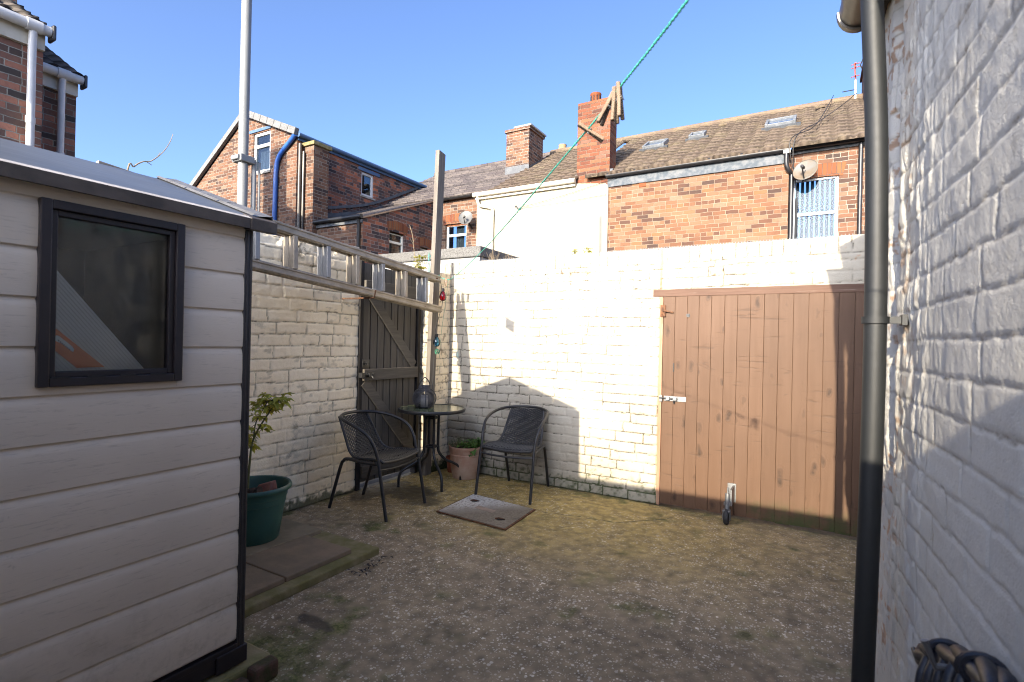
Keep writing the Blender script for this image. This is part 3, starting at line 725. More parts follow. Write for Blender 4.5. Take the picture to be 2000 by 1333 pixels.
# rusty hinge, lock, slot, bolt
b = MB(); hz = 1.575; hx = GX0+.002
b.box((hx-.012, BW-.020, hz-.048), (hx+.030, BW-.012, hz+.048)); b.box((hx+.0, BW-.028, hz-.030), (hx+.010, BW-.02, hz+.030)); b.bar((hx+.01, BW-.03, hz+.002), (hx+.09, BW-.012, hz-.014), .010, .012)
b.build('hinge', m_rust, gd, bevel=.002)
b = MB(); b.tube([(-.868, DY-.006, 1.537), (-.868, DY+.01, 1.537)], .014, 16); b.box((-.880, DY-.012, 1.535), (-.856, DY, 1.547)); b.build('lock', m_black, gd)
b = MB(); b.box((-.977, DY-.010, 1.085), (-.968, DY+.001, 1.155)); b.build('pull_handle', m_cable, gd, bevel=.002)
b = MB(); bz = .868
b.box((GX0-.006, BW-.022, bz-.028), (GX0+.020, BW-.012, bz+.024)); b.box((GX0+.030, DY-.006, bz-.020), (GX0+.205, DY+.001, bz+.020))
bl = b.build('bolt', m_galv, gd, bevel=.0015)
b = MB(); b.tube([(GX0-.004, DY-.016, bz+.002), (GX0+.14, DY-.016, bz)], .0065, 10); b.tube([(GX0+.115, DY-.016, bz), (GX0+.115, DY-.026, bz-.035)], .005, 8); b.build('bolt_rod', m_cable, bl)
b = MB()
for k in (.05, .105): b.box((GX0+k, DY-.026, bz-.012), (GX0+k+.03, DY-.006, bz+.014))
b.build('bolt_staple', m_galv, bl, bevel=.002)
# sprung support castor
wx, wy = -.530, 4.085
sw = MB(); sw.tube([(wx, wy+.01, .145), (wx+.003, wy+.06, .150), (wx+.008, BW-.03, .16)], .006, 8); sw.tube([(wx, wy+.02, .105), (wx+.002, wy+.03, .22)], .017, 14); sw.tube([(wx+.002, wy+.03, .22), (wx+.003, wy+.032, .262)], .007, 10)
sw.box((wx-.022, wy+.012, .135), (wx+.018, wy+.03, .160)); sw.box((wx+.018, wy+.03, .13), (wx+.03, BW-.004, .25)); sw.box((wx-.02, BW-.012, .12), (wx+.04, BW-.002, .26))
cst = sw.build('support_castor', m_galv, gd, smooth=True)
b = MB(); b.box((wx-.026, wy-.022, .090), (wx+.026, wy+.028, .106)); b.box((wx-.027, wy-.014, .035), (wx-.021, wy+.018, .092)); b.box((wx+.021, wy-.014, .035), (wx+.027, wy+.018, .092)); b.build('fork', m_galv, cst, bevel=.002)
b = MB(); b.lathe([(.008, -.016), (.048, -.016), (.054, -.010), (.055, 0), (.054, .010), (.048, .016), (.008, .016)], seg=28)
o = b.v; b.v = [(wx+z, wy+x_, .056+y_) for x_, y_, z in o]; b.build('wheel', m_rubber, cst, smooth=True)

# ================================================================== GATE
gt = thing('garden_gate', 'tall taupe ledged and braced boarded gate behind the table, in the side wall', 'gate', (LW, 3.57, 0))
GF = -3.345; gz1 = 1.93
b = MB(); n = 8; wv_ = (GY1-.03-GY0-.03)/n
for i in range(n):
    y = GY0+.03+i*wv_; b.box((GF-.028, y+.0042, .05+random.random()*.01), (GF-.002-.004*random.random(), y+wv_-.0042, gz1+.02*random.random()))
b.build('boards', m_gate, gt, bevel=.003, seg=1)
b = MB(); b.box((GF-.06, GY0+.03, .1), (GF-.03, GY1-.03, 1.9)); b.build('backing', m_gated, gt)
for z0, z1 in ((.10, .20), (.935, 1.035), (1.69, 1.80)):
    b = MB(); b.box((GF, GY0+.028, z0), (GF+.026, GY1-.022, z1)); b.build('ledge', wood_mat('taupe_ledge', (.088, .077, .061), (.130, .114, .092), 1, 9., .7, bump=.3) if z0 == .10 else bpy.data.materials['taupe_ledge'], gt, bevel=.004)
for p, q in (((GY0+.10, 1.69), (GY1-.06, 1.05)), ((GY0+.05, .925), (GY1-.06, .215))):
    b = MB(); dn = Vector((0, p[1]-q[1], q[0]-p[0])).normalized()*.045; P0 = Vector((GF+.0005, p[0], p[1])); Q0 = Vector((GF+.0005, q[0], q[1])); b.prism([P0-dn, P0+dn, Q0+dn, Q0-dn], (.009, 0, 0)); b.build('brace', bpy.data.materials['taupe_ledge'], gt, bevel=.004)
b = MB(); b.box((GF-.05, GY0-.012, 0), (GF+.004, GY0+.026, 2.02)); b.box((GF-.05, GY1-.02, 0), (GF+.012, GY1+.02, 1.94)); b.build('frame', m_gated, gt, bevel=.003)
b = MB(); b.tube([(GF+.045, GY0-.01, .988), (GF+.045, GY0+.13, .985)], .006, 8); b.box((GF+.026, GY0+.05, .965), (GF+.034, GY0+.13, 1.008)); b.box((GF+.034, GY0+.06, .97), (GF+.056, GY0+.08, 1.0)); b.box((GF+.034, GY0+.105, .968), (GF+.058, GY0+.125, 1.002)); b.tube([(GF+.045, GY0+.09, .985), (GF+.075, GY0+.09, .955)], .006, 8); b.box((GF+.006, GY0-.02, .965), (GF+.05, GY0+.015, 1.005)); b.build('bolt', m_black, gt)
b = MB(); b.tube([(GF+.03, GY0-.0, 1.09), (GF+.03, GY0+.08, 1.086)], .005, 8); b.box((GF, GY0+.02, 1.055), (GF+.012, GY0+.10, 1.118)); b.box((GF+.012, GY0+.05, 1.07), (GF+.04, GY0+.065, 1.10)); b.build('latch', m_black, gt)

# tall post with the line tied to it
b = MB(); px_ = -3.185
b.add([(px_-.048, 3.90, 0), (px_, 3.90, 0), (px_, 3.985, 0), (px_-.048, 3.985, 0), (px_-.03, 3.985, 3.14), (px_+.018, 3.985, 3.14), (px_+.018, 4.085, 3.12), (px_-.03, 4.085, 3.12)], [(0, 3, 2, 1), (4, 5, 6, 7), (0, 1, 5, 4), (1, 2, 6, 5), (2, 3, 7, 6), (3, 0, 4, 7)])
b.build('timber_post', m_post, bevel=.003, label='tall square silvered timber post rising above the wall in the corner by the gate', category='post')

# ================================================================== LADDER
ld = thing('ladder', 'weathered two-section aluminium ladder hung sideways along the tan wall', 'ladder', (-3.05, 2.6, 1.6))
Lt = [Vector((-3.07, 3.905, 1.872)), Vector((-2.985, 1.15, 2.092))]; Lb = [Vector((-3.07, 3.93, 1.588)), Vector((-2.985, 1.15, 1.812))]
d_ = (Lt[1]-Lt[0]).normalized(); off = Vector((-.058, .0, .0))
m_al = m_alu
def rail(p, q):
    b = MB(); b.bar(p, q, .026, .062); b.bar(p+Vector((.017, 0, .020)), q+Vector((.017, 0, .020)), .008, .014); b.bar(p+Vector((.017, 0, -.018)), q+Vector((.017, 0, -.018)), .008, .014); b.build('rail', m_alu, ld, bevel=.003)
up_ = Vector((0, 0, 1))
for o_ in (Vector((0, 0, 0)), off):
    rail(Lt[0]+o_, Lt[1]+o_); rail(Lb[0]+o_, Lb[1]+o_)
for k in range(10):
    s_ = .225+k*.283
    for o_ in (Vector((0, 0, 0)), off):
        p = Lt[0]+d_*s_+o_-up_*.03; q = Lb[0]+d_*(s_+.02)+o_+up_*.03
        b = MB(); b.bar(p, q, .056, .034, up=(0, 1, 0)); b.build('rung', m_alub if k % 2 == 0 else m_alu, ld, bevel=.005)
b = MB(); b.tube([Lt[0]+Vector((.013, -.06, 0)), Lt[0]+Vector((.022, -.06, 0))], .009, 8); b.build('rivet', m_rust, ld); b = MB(); b.tube([Lb[0]+Vector((.013, -.25, .01)), Lb[0]+Vector((.022, -.25, .01))], .009, 8); b.build('rivet', m_rust, ld)
for y in (3.0, 1.5):
    zz = 1.62 if y == 3.0 else 1.74
    b = MB(); b.tube([(LW, y, zz), (-3.0, y, zz-.0), (-2.985, y, zz+.06)], .006, 8); b.build('wall_hook', m_rust, ld)

# ================================================================== SHED
sh = thing('plastic_shed', 'beige plastic shed with dark brown window frame and grey pitched roof, at the left', 'shed', (-2.52, .2, .09))
SX, SY1, SY0 = -1.84, 1.178, -1.35
WY0, WY1, WZ0, WZ1 = .579, .956, 1.145, 1.666
zl = [.165+.1358*k for k in range(12)]
def profile(za, zb):
    pts = []
    for k, z0 in enumerate(zl):
        z1 = z0+.1358
        for dz, dx in ((.0, -.007), (.0035, -.0065), (.008, .0), (.060, .0022), (.112, .0008), (.1235, -.0015), (.1315, -.0050), (.1357, -.007)):
            z = z0+dz
            if za-1e-6 <= z <= zb+1e-6: pts.append((z, dx))
    if pts[0][0] > za+1e-4: pts.insert(0, (za, 0))
    if pts[-1][0] < zb-1e-4: pts.append((zb, 0))
    return pts
b = MB()
def strip(ya, yb, za, zb):
    P = profile(za, zb); n = len(P)
    b.add([(SX+dx, ya, z) for z, dx in P]+[(SX+dx, yb, z) for z, dx in P], [(i, n+i, n+i+1, i+1) for i in range(n-1)])
strip(SY0, WY0+.01, .165, 1.705); strip(WY1-.01, SY1, .165, 1.705); strip(WY0+.01, WY1-.01, .165, WZ0+.01); strip(WY0+.01, WY1-.01, WZ1-.01, 1.705)
b.build('front_panel', m_clad, sh, smooth=True)
b = MB()
gx0, gx1, rx, rz, ez = -3.20, SX-.003, -2.52, 1.985, 1.715
for y in (SY1+.012, SY0): b.poly([(gx0, y, .12), (gx1, y, .12), (gx1, y, ez), (rx, y, rz-.02), (gx0, y, ez)])
b.poly([(gx0, SY0, .12), (gx0, SY1, .12), (gx0, SY1, ez), (gx0, SY0, ez)])
b.build('gable_panel', m_clad, sh)
b = MB(); b.box((-3.18, SY0+.02, .10), (SX-.03, SY1, .13)); b.build('floor', m_shedtrim, sh)
b = MB(); b.box((SX-.03, SY1-.002, .135), (SX+.004, SY1+.028, 1.70)); b.box((SX+.004, SY1+.004, .135), (SX+.0065, SY1+.010, 1.70)); b.box((SX+.004, SY1+.018, .135), (SX+.0065, SY1+.024, 1.70)); b.build('corner_post', m_shedtrim, sh, bevel=.002)
b = MB(); b.box((SX-.03, SY0, .085), (SX+.003, SY1-.08, .140)); b.box((SX-.03, SY0, .135), (SX+.007, SY1-.002, .158)); b.build('base_rail', m_frame, sh, bevel=.002)
b = MB(); b.box((SX-.05, SY1-.08, .078), (SX+.012, SY1+.036, .142)); b.build('corner_foot', m_frame, sh, bevel=.003)
# eaves
ex = SX+.045
b = MB(); b.add([(ex, SY0, 1.694), (ex, SY1-.012, 1.694), (ex+.004, SY1-.012, 1.730), (ex+.004, SY0, 1.730), (ex-.012, SY0, 1.738), (ex-.012, SY1-.012, 1.738), (ex-.04, SY0, 1.70), (ex-.04, SY1-.012, 1.70)], [(0, 1, 2, 3), (3, 2, 5, 4), (0, 6, 7, 1), (1, 7, 5, 2), (4, 5, 7, 6)])
fs_ = b.build('eaves_fascia', m_fascia, sh)
b = MB(); b.add([(ex+.0045, SY0, 1.730), (ex+.0045, SY1-.012, 1.730), (ex-.012, SY1-.012, 1.7395), (ex-.012, SY0, 1.7395)], [(0, 1, 2, 3)]); b.build('drip_edge', plain('pale_drip_edge', (.50, .46, .42), (.38, .35, .32), 20., .5), sh)
b = MB(); b.add([(ex+.001, SY1-.010, 1.690), (ex+.001, SY1+.098, 1.690), (ex+.006, SY1+.098, 1.733), (ex+.006, SY1-.010, 1.733), (ex-.05, SY1-.010, 1.755), (ex-.05, SY1+.098, 1.755), (ex-.04, SY1-.01, 1.694), (ex-.04, SY1+.098, 1.694)], [(0, 1, 2, 3), (3, 2, 5, 4), (0, 6, 7, 1), (1, 7, 5, 2), (0, 3, 4, 6), (4, 5, 7, 6)]); b.build('end_cap', m_fascia, sh, bevel=.003)
sl = (rz-1.738)/(ex-.012-rx)
def rp(s_, y, lift=0): return (ex-.012+(rx-ex+.012)*s_, y, 1.738+(rz-1.738)*s_+lift)
b = MB()
for s0, s1 in ((0, .5), (.5, 1.)): b.add([rp(s0, SY0), rp(s0, SY1+.03), rp(s1, SY1+.03), rp(s1, SY0)], [(0, 1, 2, 3)])
b.add([(rx, SY0, rz), (rx, SY1+.03, rz), (-3.25, SY1+.03, 1.715), (-3.25, SY0, 1.715)], [(0, 1, 2, 3)])
b.build('roof', m_roofsheet, sh)
b = MB()
for i in range(3):
    s0, s1 = .02+i*.33, .02+(i+1)*.33-.012
    b.add([rp(s0, SY1+.02, .004), rp(s0, SY1+.098, .018), rp(s1, SY1+.098, .018), rp(s1, SY1+.02, .004), rp(s0, SY1+.098, -.03), rp(s1, SY1+.098, -.03)], [(0, 1, 2, 3), (1, 4, 5, 2), (0, 3, 5, 4)])
    b.add([rp(s0, SY1+.012, .006), rp(s0, SY1+.024, .014), rp(s1, SY1+.024, .014), rp(s1, SY1+.012, .006)], [(0, 1, 2, 3)])
b.add([(rx, SY1+.02, rz+.006), (rx, SY1+.098, rz+.018), (-3.25, SY1+.098, 1.735), (-3.25, SY1+.02, 1.72)], [(0, 1, 2, 3)])
b.add([(rx, SY1+.098, rz+.018), (rx, SY1+.098, rz-.03), (-3.25, SY1+.098, 1.69), (-3.25, SY1+.098, 1.735)], [(0, 1, 2, 3)])
b.build('verge_trim', plain('verge_grey', (.13, .127, .124), (.09, .087, .084), 14., .45), sh)
# window
wd = MB(); fw = .030
def ring(bm_, y0, y1, z0, z1, wdt, xa, xb):
    bm_.box((xa, y0, z0), (xb, y0+wdt, z1)); bm_.box((xa, y1-wdt, z0), (xb, y1, z1)); bm_.box((xa, y0+wdt, z0), (xb, y1-wdt, z0+wdt)); bm_.box((xa, y0+wdt, z1-wdt), (xb, y1-wdt, z1))
ring(wd, WY0, WY1, WZ0, WZ1, .026, SX-.02, SX+.018)
wo = wd.build('window', m_frame, sh, bevel=.003)
b = MB(); ring(b, WY0+.0262, WY1-.0262, WZ0+.0262, WZ1-.0262, .016, SX-.022, SX+.006); b.build('sash', m_frame, wo, bevel=.002)
for k in range(4):
    b = MB(); b.box((SX-.004, WY0+.03+k*.083, WZ0+.0240), (SX+.0190, WY0+.075+k*.083, WZ0+.0285)); b.build('drain_slot', m_cable, wo)
b = MB(); b.box((SX-.010, WY0+.042, WZ0+.042), (SX-.006, WY1-.042, WZ1-.042)); b.build('pane', m_glass_shed, wo)
# interior backdrop: liner boards
b = MB(); b.box((-3.17, SY0+.01, .13), (-3.15, SY1+.011, 1.76)); b.box((-3.149, SY1-.004, .13), (SX-.04, SY1+.008, 1.70)); b.box((-3.149, SY0+.01, 1.702), (SX-.035, SY1+.008, 1.712)); b.build('inner_lining', m_shedtrim, sh)
# sheet leaning inside
sp_ = thing('plastic_sheet', 'ribbed plastic sheet with an orange band, leaning behind the shed window', 'sheet', (SX-.1, .6, 1.0))
def sp(x_, y_, X=-1.90): return at(x_, y_, 0, X)
b = MB(); A = sp(20, 425); B = sp(287, 727); C_ = sp(287, 960); D_ = sp(20, 960)
b.prism([A, B, C_, D_], (-.006, 0, 0)); st_o = b.build('sheet_panel', m_sheet, sp_)
b = MB()
dv_ = (B-A)
for k in range(26):
    o_ = Vector((0, 0, -.010-.014*k)); b.bar(A+o_+Vector((.0005, 0, 0)), B+o_+Vector((.0005, 0, 0)), .001, .0016, up=(0, 0, 1))
b.build('rib', plain('sheet_rib', (.60, .60, .60), (.5, .5, .5), 9., .4), sp_)
b = MB(); b.prism([sp(60, 603, -1.897), sp(204, 717, -1.897), sp(150, 719, -1.897), sp(60, 648, -1.897)], (-.0015, 0, 0)); ob_ = b.build('printed_band', m_orange, sp_)
b = MB(); pl_ = [(107, 658), (111, 655), (116, 657), (141, 677), (145, 683), (143, 688), (138, 685), (120, 671), (110, 667), (106, 664)]
b.prism([sp(x_, y_, -1.8955) for x_, y_ in pl_], (-.001, 0, 0)); b.build('printed_label', m_pill, ob_)
b = MB()
for k in range(7):
    a_ = (114+k*3.6, 665.5+k*2.85); b.prism([sp(a_[0]+dx, a_[1]+dy, -1.8945) for dx, dy in ((0, -1.6), (1.8, -.4), (1.0, 2.0), (-.6, .8))], (-.0006, 0, 0))
b.build('printed_mark', m_ink, ob_)

# slab under shed
b = MB()
b.box((-3.3, -1.3, 0), (-1.80, 1.30, .070)); o = b.build('base_slab', m_mossc, bevel=.012, label='low mossy concrete slab under the beige shed', category='slab')
random.seed(5)
bs = MB(); y = .2
while y < 1.26:
    l_ = .10+.07*random.random(); bs.box((-1.80-.002, y, 0), (-1.752+.02*random.random(), y+l_-.012, .050+.022*random.random())); y += l_
bs.build('edging_brick', plain('mossy_brick', (.10, .055, .04), (.05, .05, .022), 18., .92, .8, spec=.15), o, bevel=.012)

# ================================================================== RAISED SLAB PLATFORM
pf = thing('slab_platform', 'low raised platform of brown paving slabs on a mossy concrete kerb, beside the shed', 'platform', (-2.8, 1.85, 0))
b = MB(); b.box((-3.35, 1.33, -.005), (-2.245, 2.335, .042)); b.build('kerb', m_mossc, pf, bevel=.008)
for x0, x1, y0, y1, m_ in ((-2.71, -2.315, 1.742, 2.18, m_slab), (-2.71, -2.315, 1.345, 1.736, m_slab), (-3.33, -2.716, 1.345, 1.736, m_slab2), (-3.33, -2.716, 1.742, 2.30, m_slab2)):
    b = MB(); b.box((x0, y0, .040), (x1, y1, .066+.003*random.random())); b.build('slab', m_, pf, bevel=.006)

# green pot with plant
gp = thing('potted_plant', 'leggy yellow green plant in a large dark green plastic pot on the slabs', 'potted plant', (-2.90, 1.99, .066))
c = (-2.935, 1.97, .066)
b = MB(); b.lathe([(.0, .002), (.135, .0), (.145, .01), (.165, .14), (.176, .225), (.181, .228), (.182, .24), (.185, .262), (.189, .264), (.190, .280), (.196, .300), (.208, .302), (.214, .310), (.214, .325), (.208, .333), (.196, .330), (.190, .315), (.170, .17), (.0, .165)], c, 48); b.build('pot', m_greenpot, gp, smooth=True)
b = MB(); b.lathe([(.0, .27), (.12, .268), (.184, .262)], c, 24); b.build('soil', m_soil, gp)
random.seed(12)
b = MB(); lf = MB()
def stem(pts, r0):
    P = spline(pts, 6); b.tube(P, [r0*(1-.6*i/len(P)) for i in range(len(P))], 7); return P
S0 = Vector((c[0]-.02, c[1]-.03, c[2]+.27))
P1 = stem([S0, S0+Vector((-.0, .01, .18)), S0+Vector((.02, .02, .34)), S0+Vector((.08, .08, .50)), S0+Vector((.11, .13, .58))], .008)
P2 = stem([S0, S0+Vector((-.05, -.01, .15)), S0+Vector((-.10, .02, .30)), S0+Vector((-.08, .06, .40))], .007)
P3 = stem([P1[12], P1[12]+Vector((.02, .0, .10)), P1[12]+Vector((.05, .05, .22))], .005)
for P, n_, sc_ in ((P1, 26, 1.35), (P2, 20, 1.25), (P3, 18, 1.25)):
    for i in range(n_):
        k = int(len(P)*(.45+.55*random.random()**.6)); k = min(k, len(P)-1)
        a = random.random()*6.283; p = P[k]; q = p+Vector((math.cos(a)*.05, math.sin(a)*.05, random.uniform(-.01, .045)))*random.uniform(.4, 1.3)
        b.tube([p, q], .0016, 5)
        for j in range(3):
            a2 = a+(j-1)*.8; lf.leaf(q, (math.cos(a2), math.sin(a2), random.uniform(-.8, .15)), random.uniform(.035, .06)*sc_, random.uniform(.026, .042))
for i in range(26):
    a = random.random()*6.28; r = random.random()*.07; lf.leaf((c[0]-.03+r*math.cos(a), c[1]-.09+r*math.sin(a)*.6, c[2]+.285+.03*random.random()), (math.cos(a), math.sin(a), random.uniform(-.2, .7)), .05, .026)
b.build('stem', m_stem, gp, smooth=True); lf.build('foliage', m_leafY, gp)
b = MB(); random.seed(3)
b.add([(c[0]+.01, c[1]-.02, c[2]+.27), (c[0]+.13, c[1]-.0, c[2]+.272), (c[0]+.14, c[1]+.07, c[2]+.275), (c[0]+.02, c[1]+.07, c[2]+.272), (c[0]+.04, c[1]-.0, c[2]+.335), (c[0]+.13, c[1]+.02, c[2]+.36), (c[0]+.145, c[1]+.045, c[2]+.372), (c[0]+.05, c[1]+.06, c[2]+.33)], [(0, 3, 2, 1), (4, 5, 6, 7), (0, 1, 5, 4), (1, 2, 6, 5), (2, 3, 7, 6), (3, 0, 4, 7)])
b.build('clay_shard', m_shard, bevel=.006, label='broken reddish lump of clay lying on the soil in the green pot', category='shard')
b = MB(); P = [Vector((c[0]-.03, c[1]-.10, c[2]+.29)), Vector((c[0]+.06, c[1]-.075, c[2]+.305)), Vector((c[0]+.13, c[1]-.05, c[2]+.318))]
b.tube(spline(P, 5), [.026+.005*math.sin(i*2.1) for i in range(11)], 9); b.build('log_piece', m_bark, label='dark wet chunk of bark lying in the green pot', category='log')

# ================================================================== MANHOLE COVER
mh = thing('manhole_cover', 'worn metal manhole cover with chequer pattern, set in the concrete before the chairs', 'manhole cover', (-2.13, 3.36, .003))
cs = [Vector((-2.44, 3.125, .004)), Vector((-2.465, 3.652, .004)), Vector((-1.835, 3.585, .004)), Vector((-1.805, 3.082, .004))]
ctr = sum(cs, Vector())/4
b = MB(); b.prism([ctr+(p-ctr)*1.0 for p in cs], (0, 0, .006)); b.build('frame', m_rust, mh)
b = MB(); b.prism([ctr+(p-ctr)*.955+Vector((0, 0, .004)) for p in cs], (0, 0, .006)); b.build('lid', m_cover, mh, bevel=.002)
def on(u, v): return (cs[0]*(1-u)+cs[3]*u)*(1-v)+(cs[1]*(1-u)+cs[2]*u)*v
b = MB()
pts = [on(u, v)+Vector((0, 0, .0108)) for u, v in ((.34, .56), (.62, .53), (.62, .41), (.34, .44))]; b.prism(pts, (0, 0, .0012)); b.build('name_plate', plain('worn_plate', (.30, .22, .165), (.21, .16, .12), 9., .6), mh)
for u, v in ((.20, .70), (.80, .27)):
    h_ = MB(); c_ = on(u, v)+Vector((0, 0, .0104)); h_.lathe([(.0, 0), (.024, .0004), (.027, 0)], c_, 20); hh = h_.build('key_hole', m_cable, mh)
    b = MB(); b.tube([c_+Vector((-.035, -.01, .002)), c_+Vector((-.01, .0, .008)), c_+Vector((.035, .012, .002))], .005, 7); b.build('lifting_bar', m_rust, hh)
# dead leaf litter
random.seed(9)
for i, (x_, y_, lb) in enumerate(((-2.16, 2.22, 'dark leaf litter along the platform kerb corner'),)):
    b = MB()
    for k in range(26): b.leaf((x_+random.uniform(-.04, .05), y_+random.uniform(-.17, .14), .006+.008*random.random()), (random.uniform(-1, 1), random.uniform(-1, 1), .1), .03+.02*random.random(), .012)
    b.build('leaf_litter', plain('dead_leaf', (.035, .025, .018), (.02, .015, .012), 9., .8), kind='stuff', label=lb, category='leaves')

random.seed(77)
b = MB()
for k in range(150):
    e = random.random()
    if e < .4: x_, y_ = random.uniform(-3.3, -1.1), BW-.03-abs(random.gauss(0, .05))
    elif e < .6: x_, y_ = random.uniform(-1.0, .1), BW-.02-abs(random.gauss(0, .03))
    elif e < .8: x_, y_ = LW+.04+abs(random.gauss(0, .05)), random.uniform(2.4, 4.1)
    else: x_, y_ = random.uniform(-2.2, .1), random.uniform(1.0, 3.9)
    b.leaf((x_, y_, .005+.005*random.random()), (random.uniform(-1, 1), random.uniform(-1, 1), random.uniform(-.05, .25)), random.uniform(.008, .026), random.uniform(.004, .012))
b.build('wind_blown_debris', wood_mat('dry_leaf_bits', (.10, .06, .03), (.20, .13, .07), 2, 9., .85), kind='stuff', label='bits of dry leaf and grit scattered along the wall feet and over the concrete', category='debris')

# ================================================================== BISTRO SET
tc = Vector((-2.985, 3.73, 0))
tb = thing('bistro_table', 'small round glass topped metal table in the corner by the gate', 'table', tc)
b = MB(); b.lathe([(.286, .684), (.300, .684), (.305, .676), (.305, .664), (.300, .655), (.285, .655), (.283, .664), (.286, .684)], tc, 56); b.build('rim', m_chair, tb, smooth=True)
b = MB(); b.lathe([(0, .681), (.287, .681), (.287, .674), (0, .674)], tc, 56); b.build('glass_top', m_tabletop, tb)
for k in range(4):
    a = R(58+90*k); e = Vector((math.cos(a), math.sin(a), 0))
    pts = [tc+e*r+Vector((0, 0, z)) for r, z in ((.16, .662), (.085, .64), (.068, .60), (.066, .45), (.066, .33), (.080, .27), (.14, .205), (.22, .165), (.275, .125), (.292, .07), (.295, .0))]
    b = MB(); b.tube(spline(pts, 5), .0125, 10); b.build('leg', m_chair, tb, smooth=True)
for z in (.595, .335):
    b = MB(); P = [tc+Vector((math.cos(R(58+90*k))*.062, math.sin(R(58+90*k))*.062, z)) for k in range(4)]
    for i in range(4): b.bar(P[i]+(P[i]-P[(i+1) % 4])*.15, P[(i+1) % 4]+(P[(i+1) % 4]-P[i])*.15, .012, .018)
    b.build('brace_ring', m_chair, tb, bevel=.002)

lt = thing('lantern', 'round grey rattan lantern with a loop handle, standing on the glass table', 'lantern', (-3.05, 3.70, .684))
lc = Vector((-3.05, 3.70, .684))
b = MB()
def lr(z): 
    t_ = (z-.085)/.088; return .107*math.sqrt(max(0, 1-t_*t_*.80))
for k in range(17):
    z = .012+k*.0098; b.tube([lc+Vector((math.cos(a)*lr(z), math.sin(a)*lr(z), z)) for a in [6.2832*i/36 for i in range(36)]], .0031, 6, closed=True)
b.build('hoops', m_lant, lt, smooth=True)
b = MB()
for k in range(8):
    a = 6.2832*k/8; b.tube([lc+Vector((math.cos(a)*(lr(z)-.004), math.sin(a)*(lr(z)-.004), z)) for z in [.006+i*.0136 for i in range(13)]], .0032, 6)
b.build('ribs', m_lant, lt, smooth=True)
b = MB(); b.lathe([(.052, .170), (.056, .172), (.056, .196), (.050, .200), (.046, .196), (.046, .172)], lc, 28); b.build('collar', m_lant, lt, smooth=True); b = MB(); b.lathe([(0, .0), (.052, .0), (.052, .008), (0, .008)], lc, 28); b.build('base', m_lant, lt, smooth=True)
b = MB(); e_ = Vector((.75, .66, 0)); b.tube(spline([lc+e_*(-.050)+Vector((0, 0, .19)), lc+e_*(-.036)+Vector((0, 0, .235)), lc+Vector((0, 0, .272)), lc+e_*.036+Vector((0, 0, .235)), lc+e_*.050+Vector((0, 0, .19))], 6), .0045, 8); b.build('handle', m_black, lt, smooth=True)
b = MB(); b.lathe([(0, .008), (.034, .008), (.034, .102), (.031, .106), (0, .104)], lc, 24); b.build('candle', m_candle, smooth=True, label='cream pillar candle standing inside the round rattan lantern', category='candle')

# woven chair (front is -Y, authored at the origin)
chair = thing('woven_chair', 'charcoal woven tub chair beside the gate, facing right towards the yard', 'chair', (0, 0, 0), 'woven bistro chairs')
TR = .0125
hoop = [(-.245, -.275, .0), (-.243, -.215, .30), (-.240, -.185, .43), (-.248, -.150, .53), (-.258, -.095, .600), (-.262, -.02, .640), (-.250, .08, .672), (-.205, .19, .694), (-.11, .262, .704), (0, .283, .707)]
hoop = hoop+[(-x_, y_, z) for x_, y_, z in hoop[-2::-1]]
b = MB(); b.tube(spline(hoop, 6), TR, 10); b.build('arm_frame', m_chair, chair, smooth=True, local=True)
for s_ in (-1, 1):
    b = MB(); b.tube(spline([(s_*.236, -.185, .392), (s_*.225, -.02, .392), (s_*.205, .12, .395), (s_*.198, .165, .375), (s_*.195, .20, .315), (s_*.193, .300, .0)], 6), TR, 10); b.build('rear_leg', m_chair, chair, smooth=True, local=True)
b = MB(); b.tube(spline([(-.236, -.205, .355), (-.1, -.215, .345), (.1, -.215, .345), (.236, -.205, .355)], 5), .009, 8); b.build('stretcher', m_chair, chair, smooth=True, local=True); b = MB(); b.tube([(-.20, .13, .385), (.20, .13, .385)], .009, 8); b.build('stretcher', m_chair, chair, smooth=True, local=True)
def sv(s_):    # seat/back centreline: s 0..1 front of seat to top of back -> (y, z, halfwidth)
    K = [(0, -.215, .405, .218), (.06, -.20, .420, .222), (.25, -.10, .418, .220), (.45, .03, .408, .205), (.53, .085, .418, .195), (.60, .125, .455, .186), (.72, .165, .53, .176), (.86, .212, .62, .166), (1., .255, .695, .155)]
    for i in range(len(K)-1):
        if s_ <= K[i+1][0]+1e-9:
            t_ = (s_-K[i][0])/(K[i+1][0]-K[i][0]); return [K[i][j]*(1-t_)+K[i+1][j]*t_ for j in (1, 2, 3)]
def spt(s_, u, lift=0):
    y, z, hw = sv(s_); bow = .018*(1-u*u) if s_ < .12 else 0
    dish = -.012*(1-u*u)*(1 if s_ < .5 else .0); bk = .022*(1-u*u)*ss(np.array(s_), .5, .8)
    y2, z2, _ = sv(min(1, s_+.01)); y1, z1, _ = sv(max(0, s_-.01)); n_ = Vector((0, -(z2-z1), (y2-y1))).normalized()
    return Vector((u*hw, y-bow*.9+float(bk), z+dish))+n_*lift
def weave(name, sa, sb, ns, nvr):
    b = MB()
    for i in range(ns+1):
        s_ = sa+(sb-sa)*i/ns; P = []
        for j in range(nvr*2+1):
            u = -1+2*j/(nvr*2); ph = math.sin(math.pi*(j/2.+i)) if False else (1 if (j//2+i) % 2 else -1)*(1 if j % 2 else 0)
            P.append(spt(s_, u, .0036*ph))
        b.tube(P, .0044, 6)
    for j in range(nvr+1):
        u = -1+2*(j+.5)/(nvr+1)
        b.tube([spt(sa+(sb-sa)*i/(ns), u) for i in range(ns+1)], .0030, 5)
    return b.build(name, m_weave, chair, smooth=True, local=True)
weave('seat', .03, .53, 34, 16); weave('backrest', .54, .985, 30, 15)
b = MB()
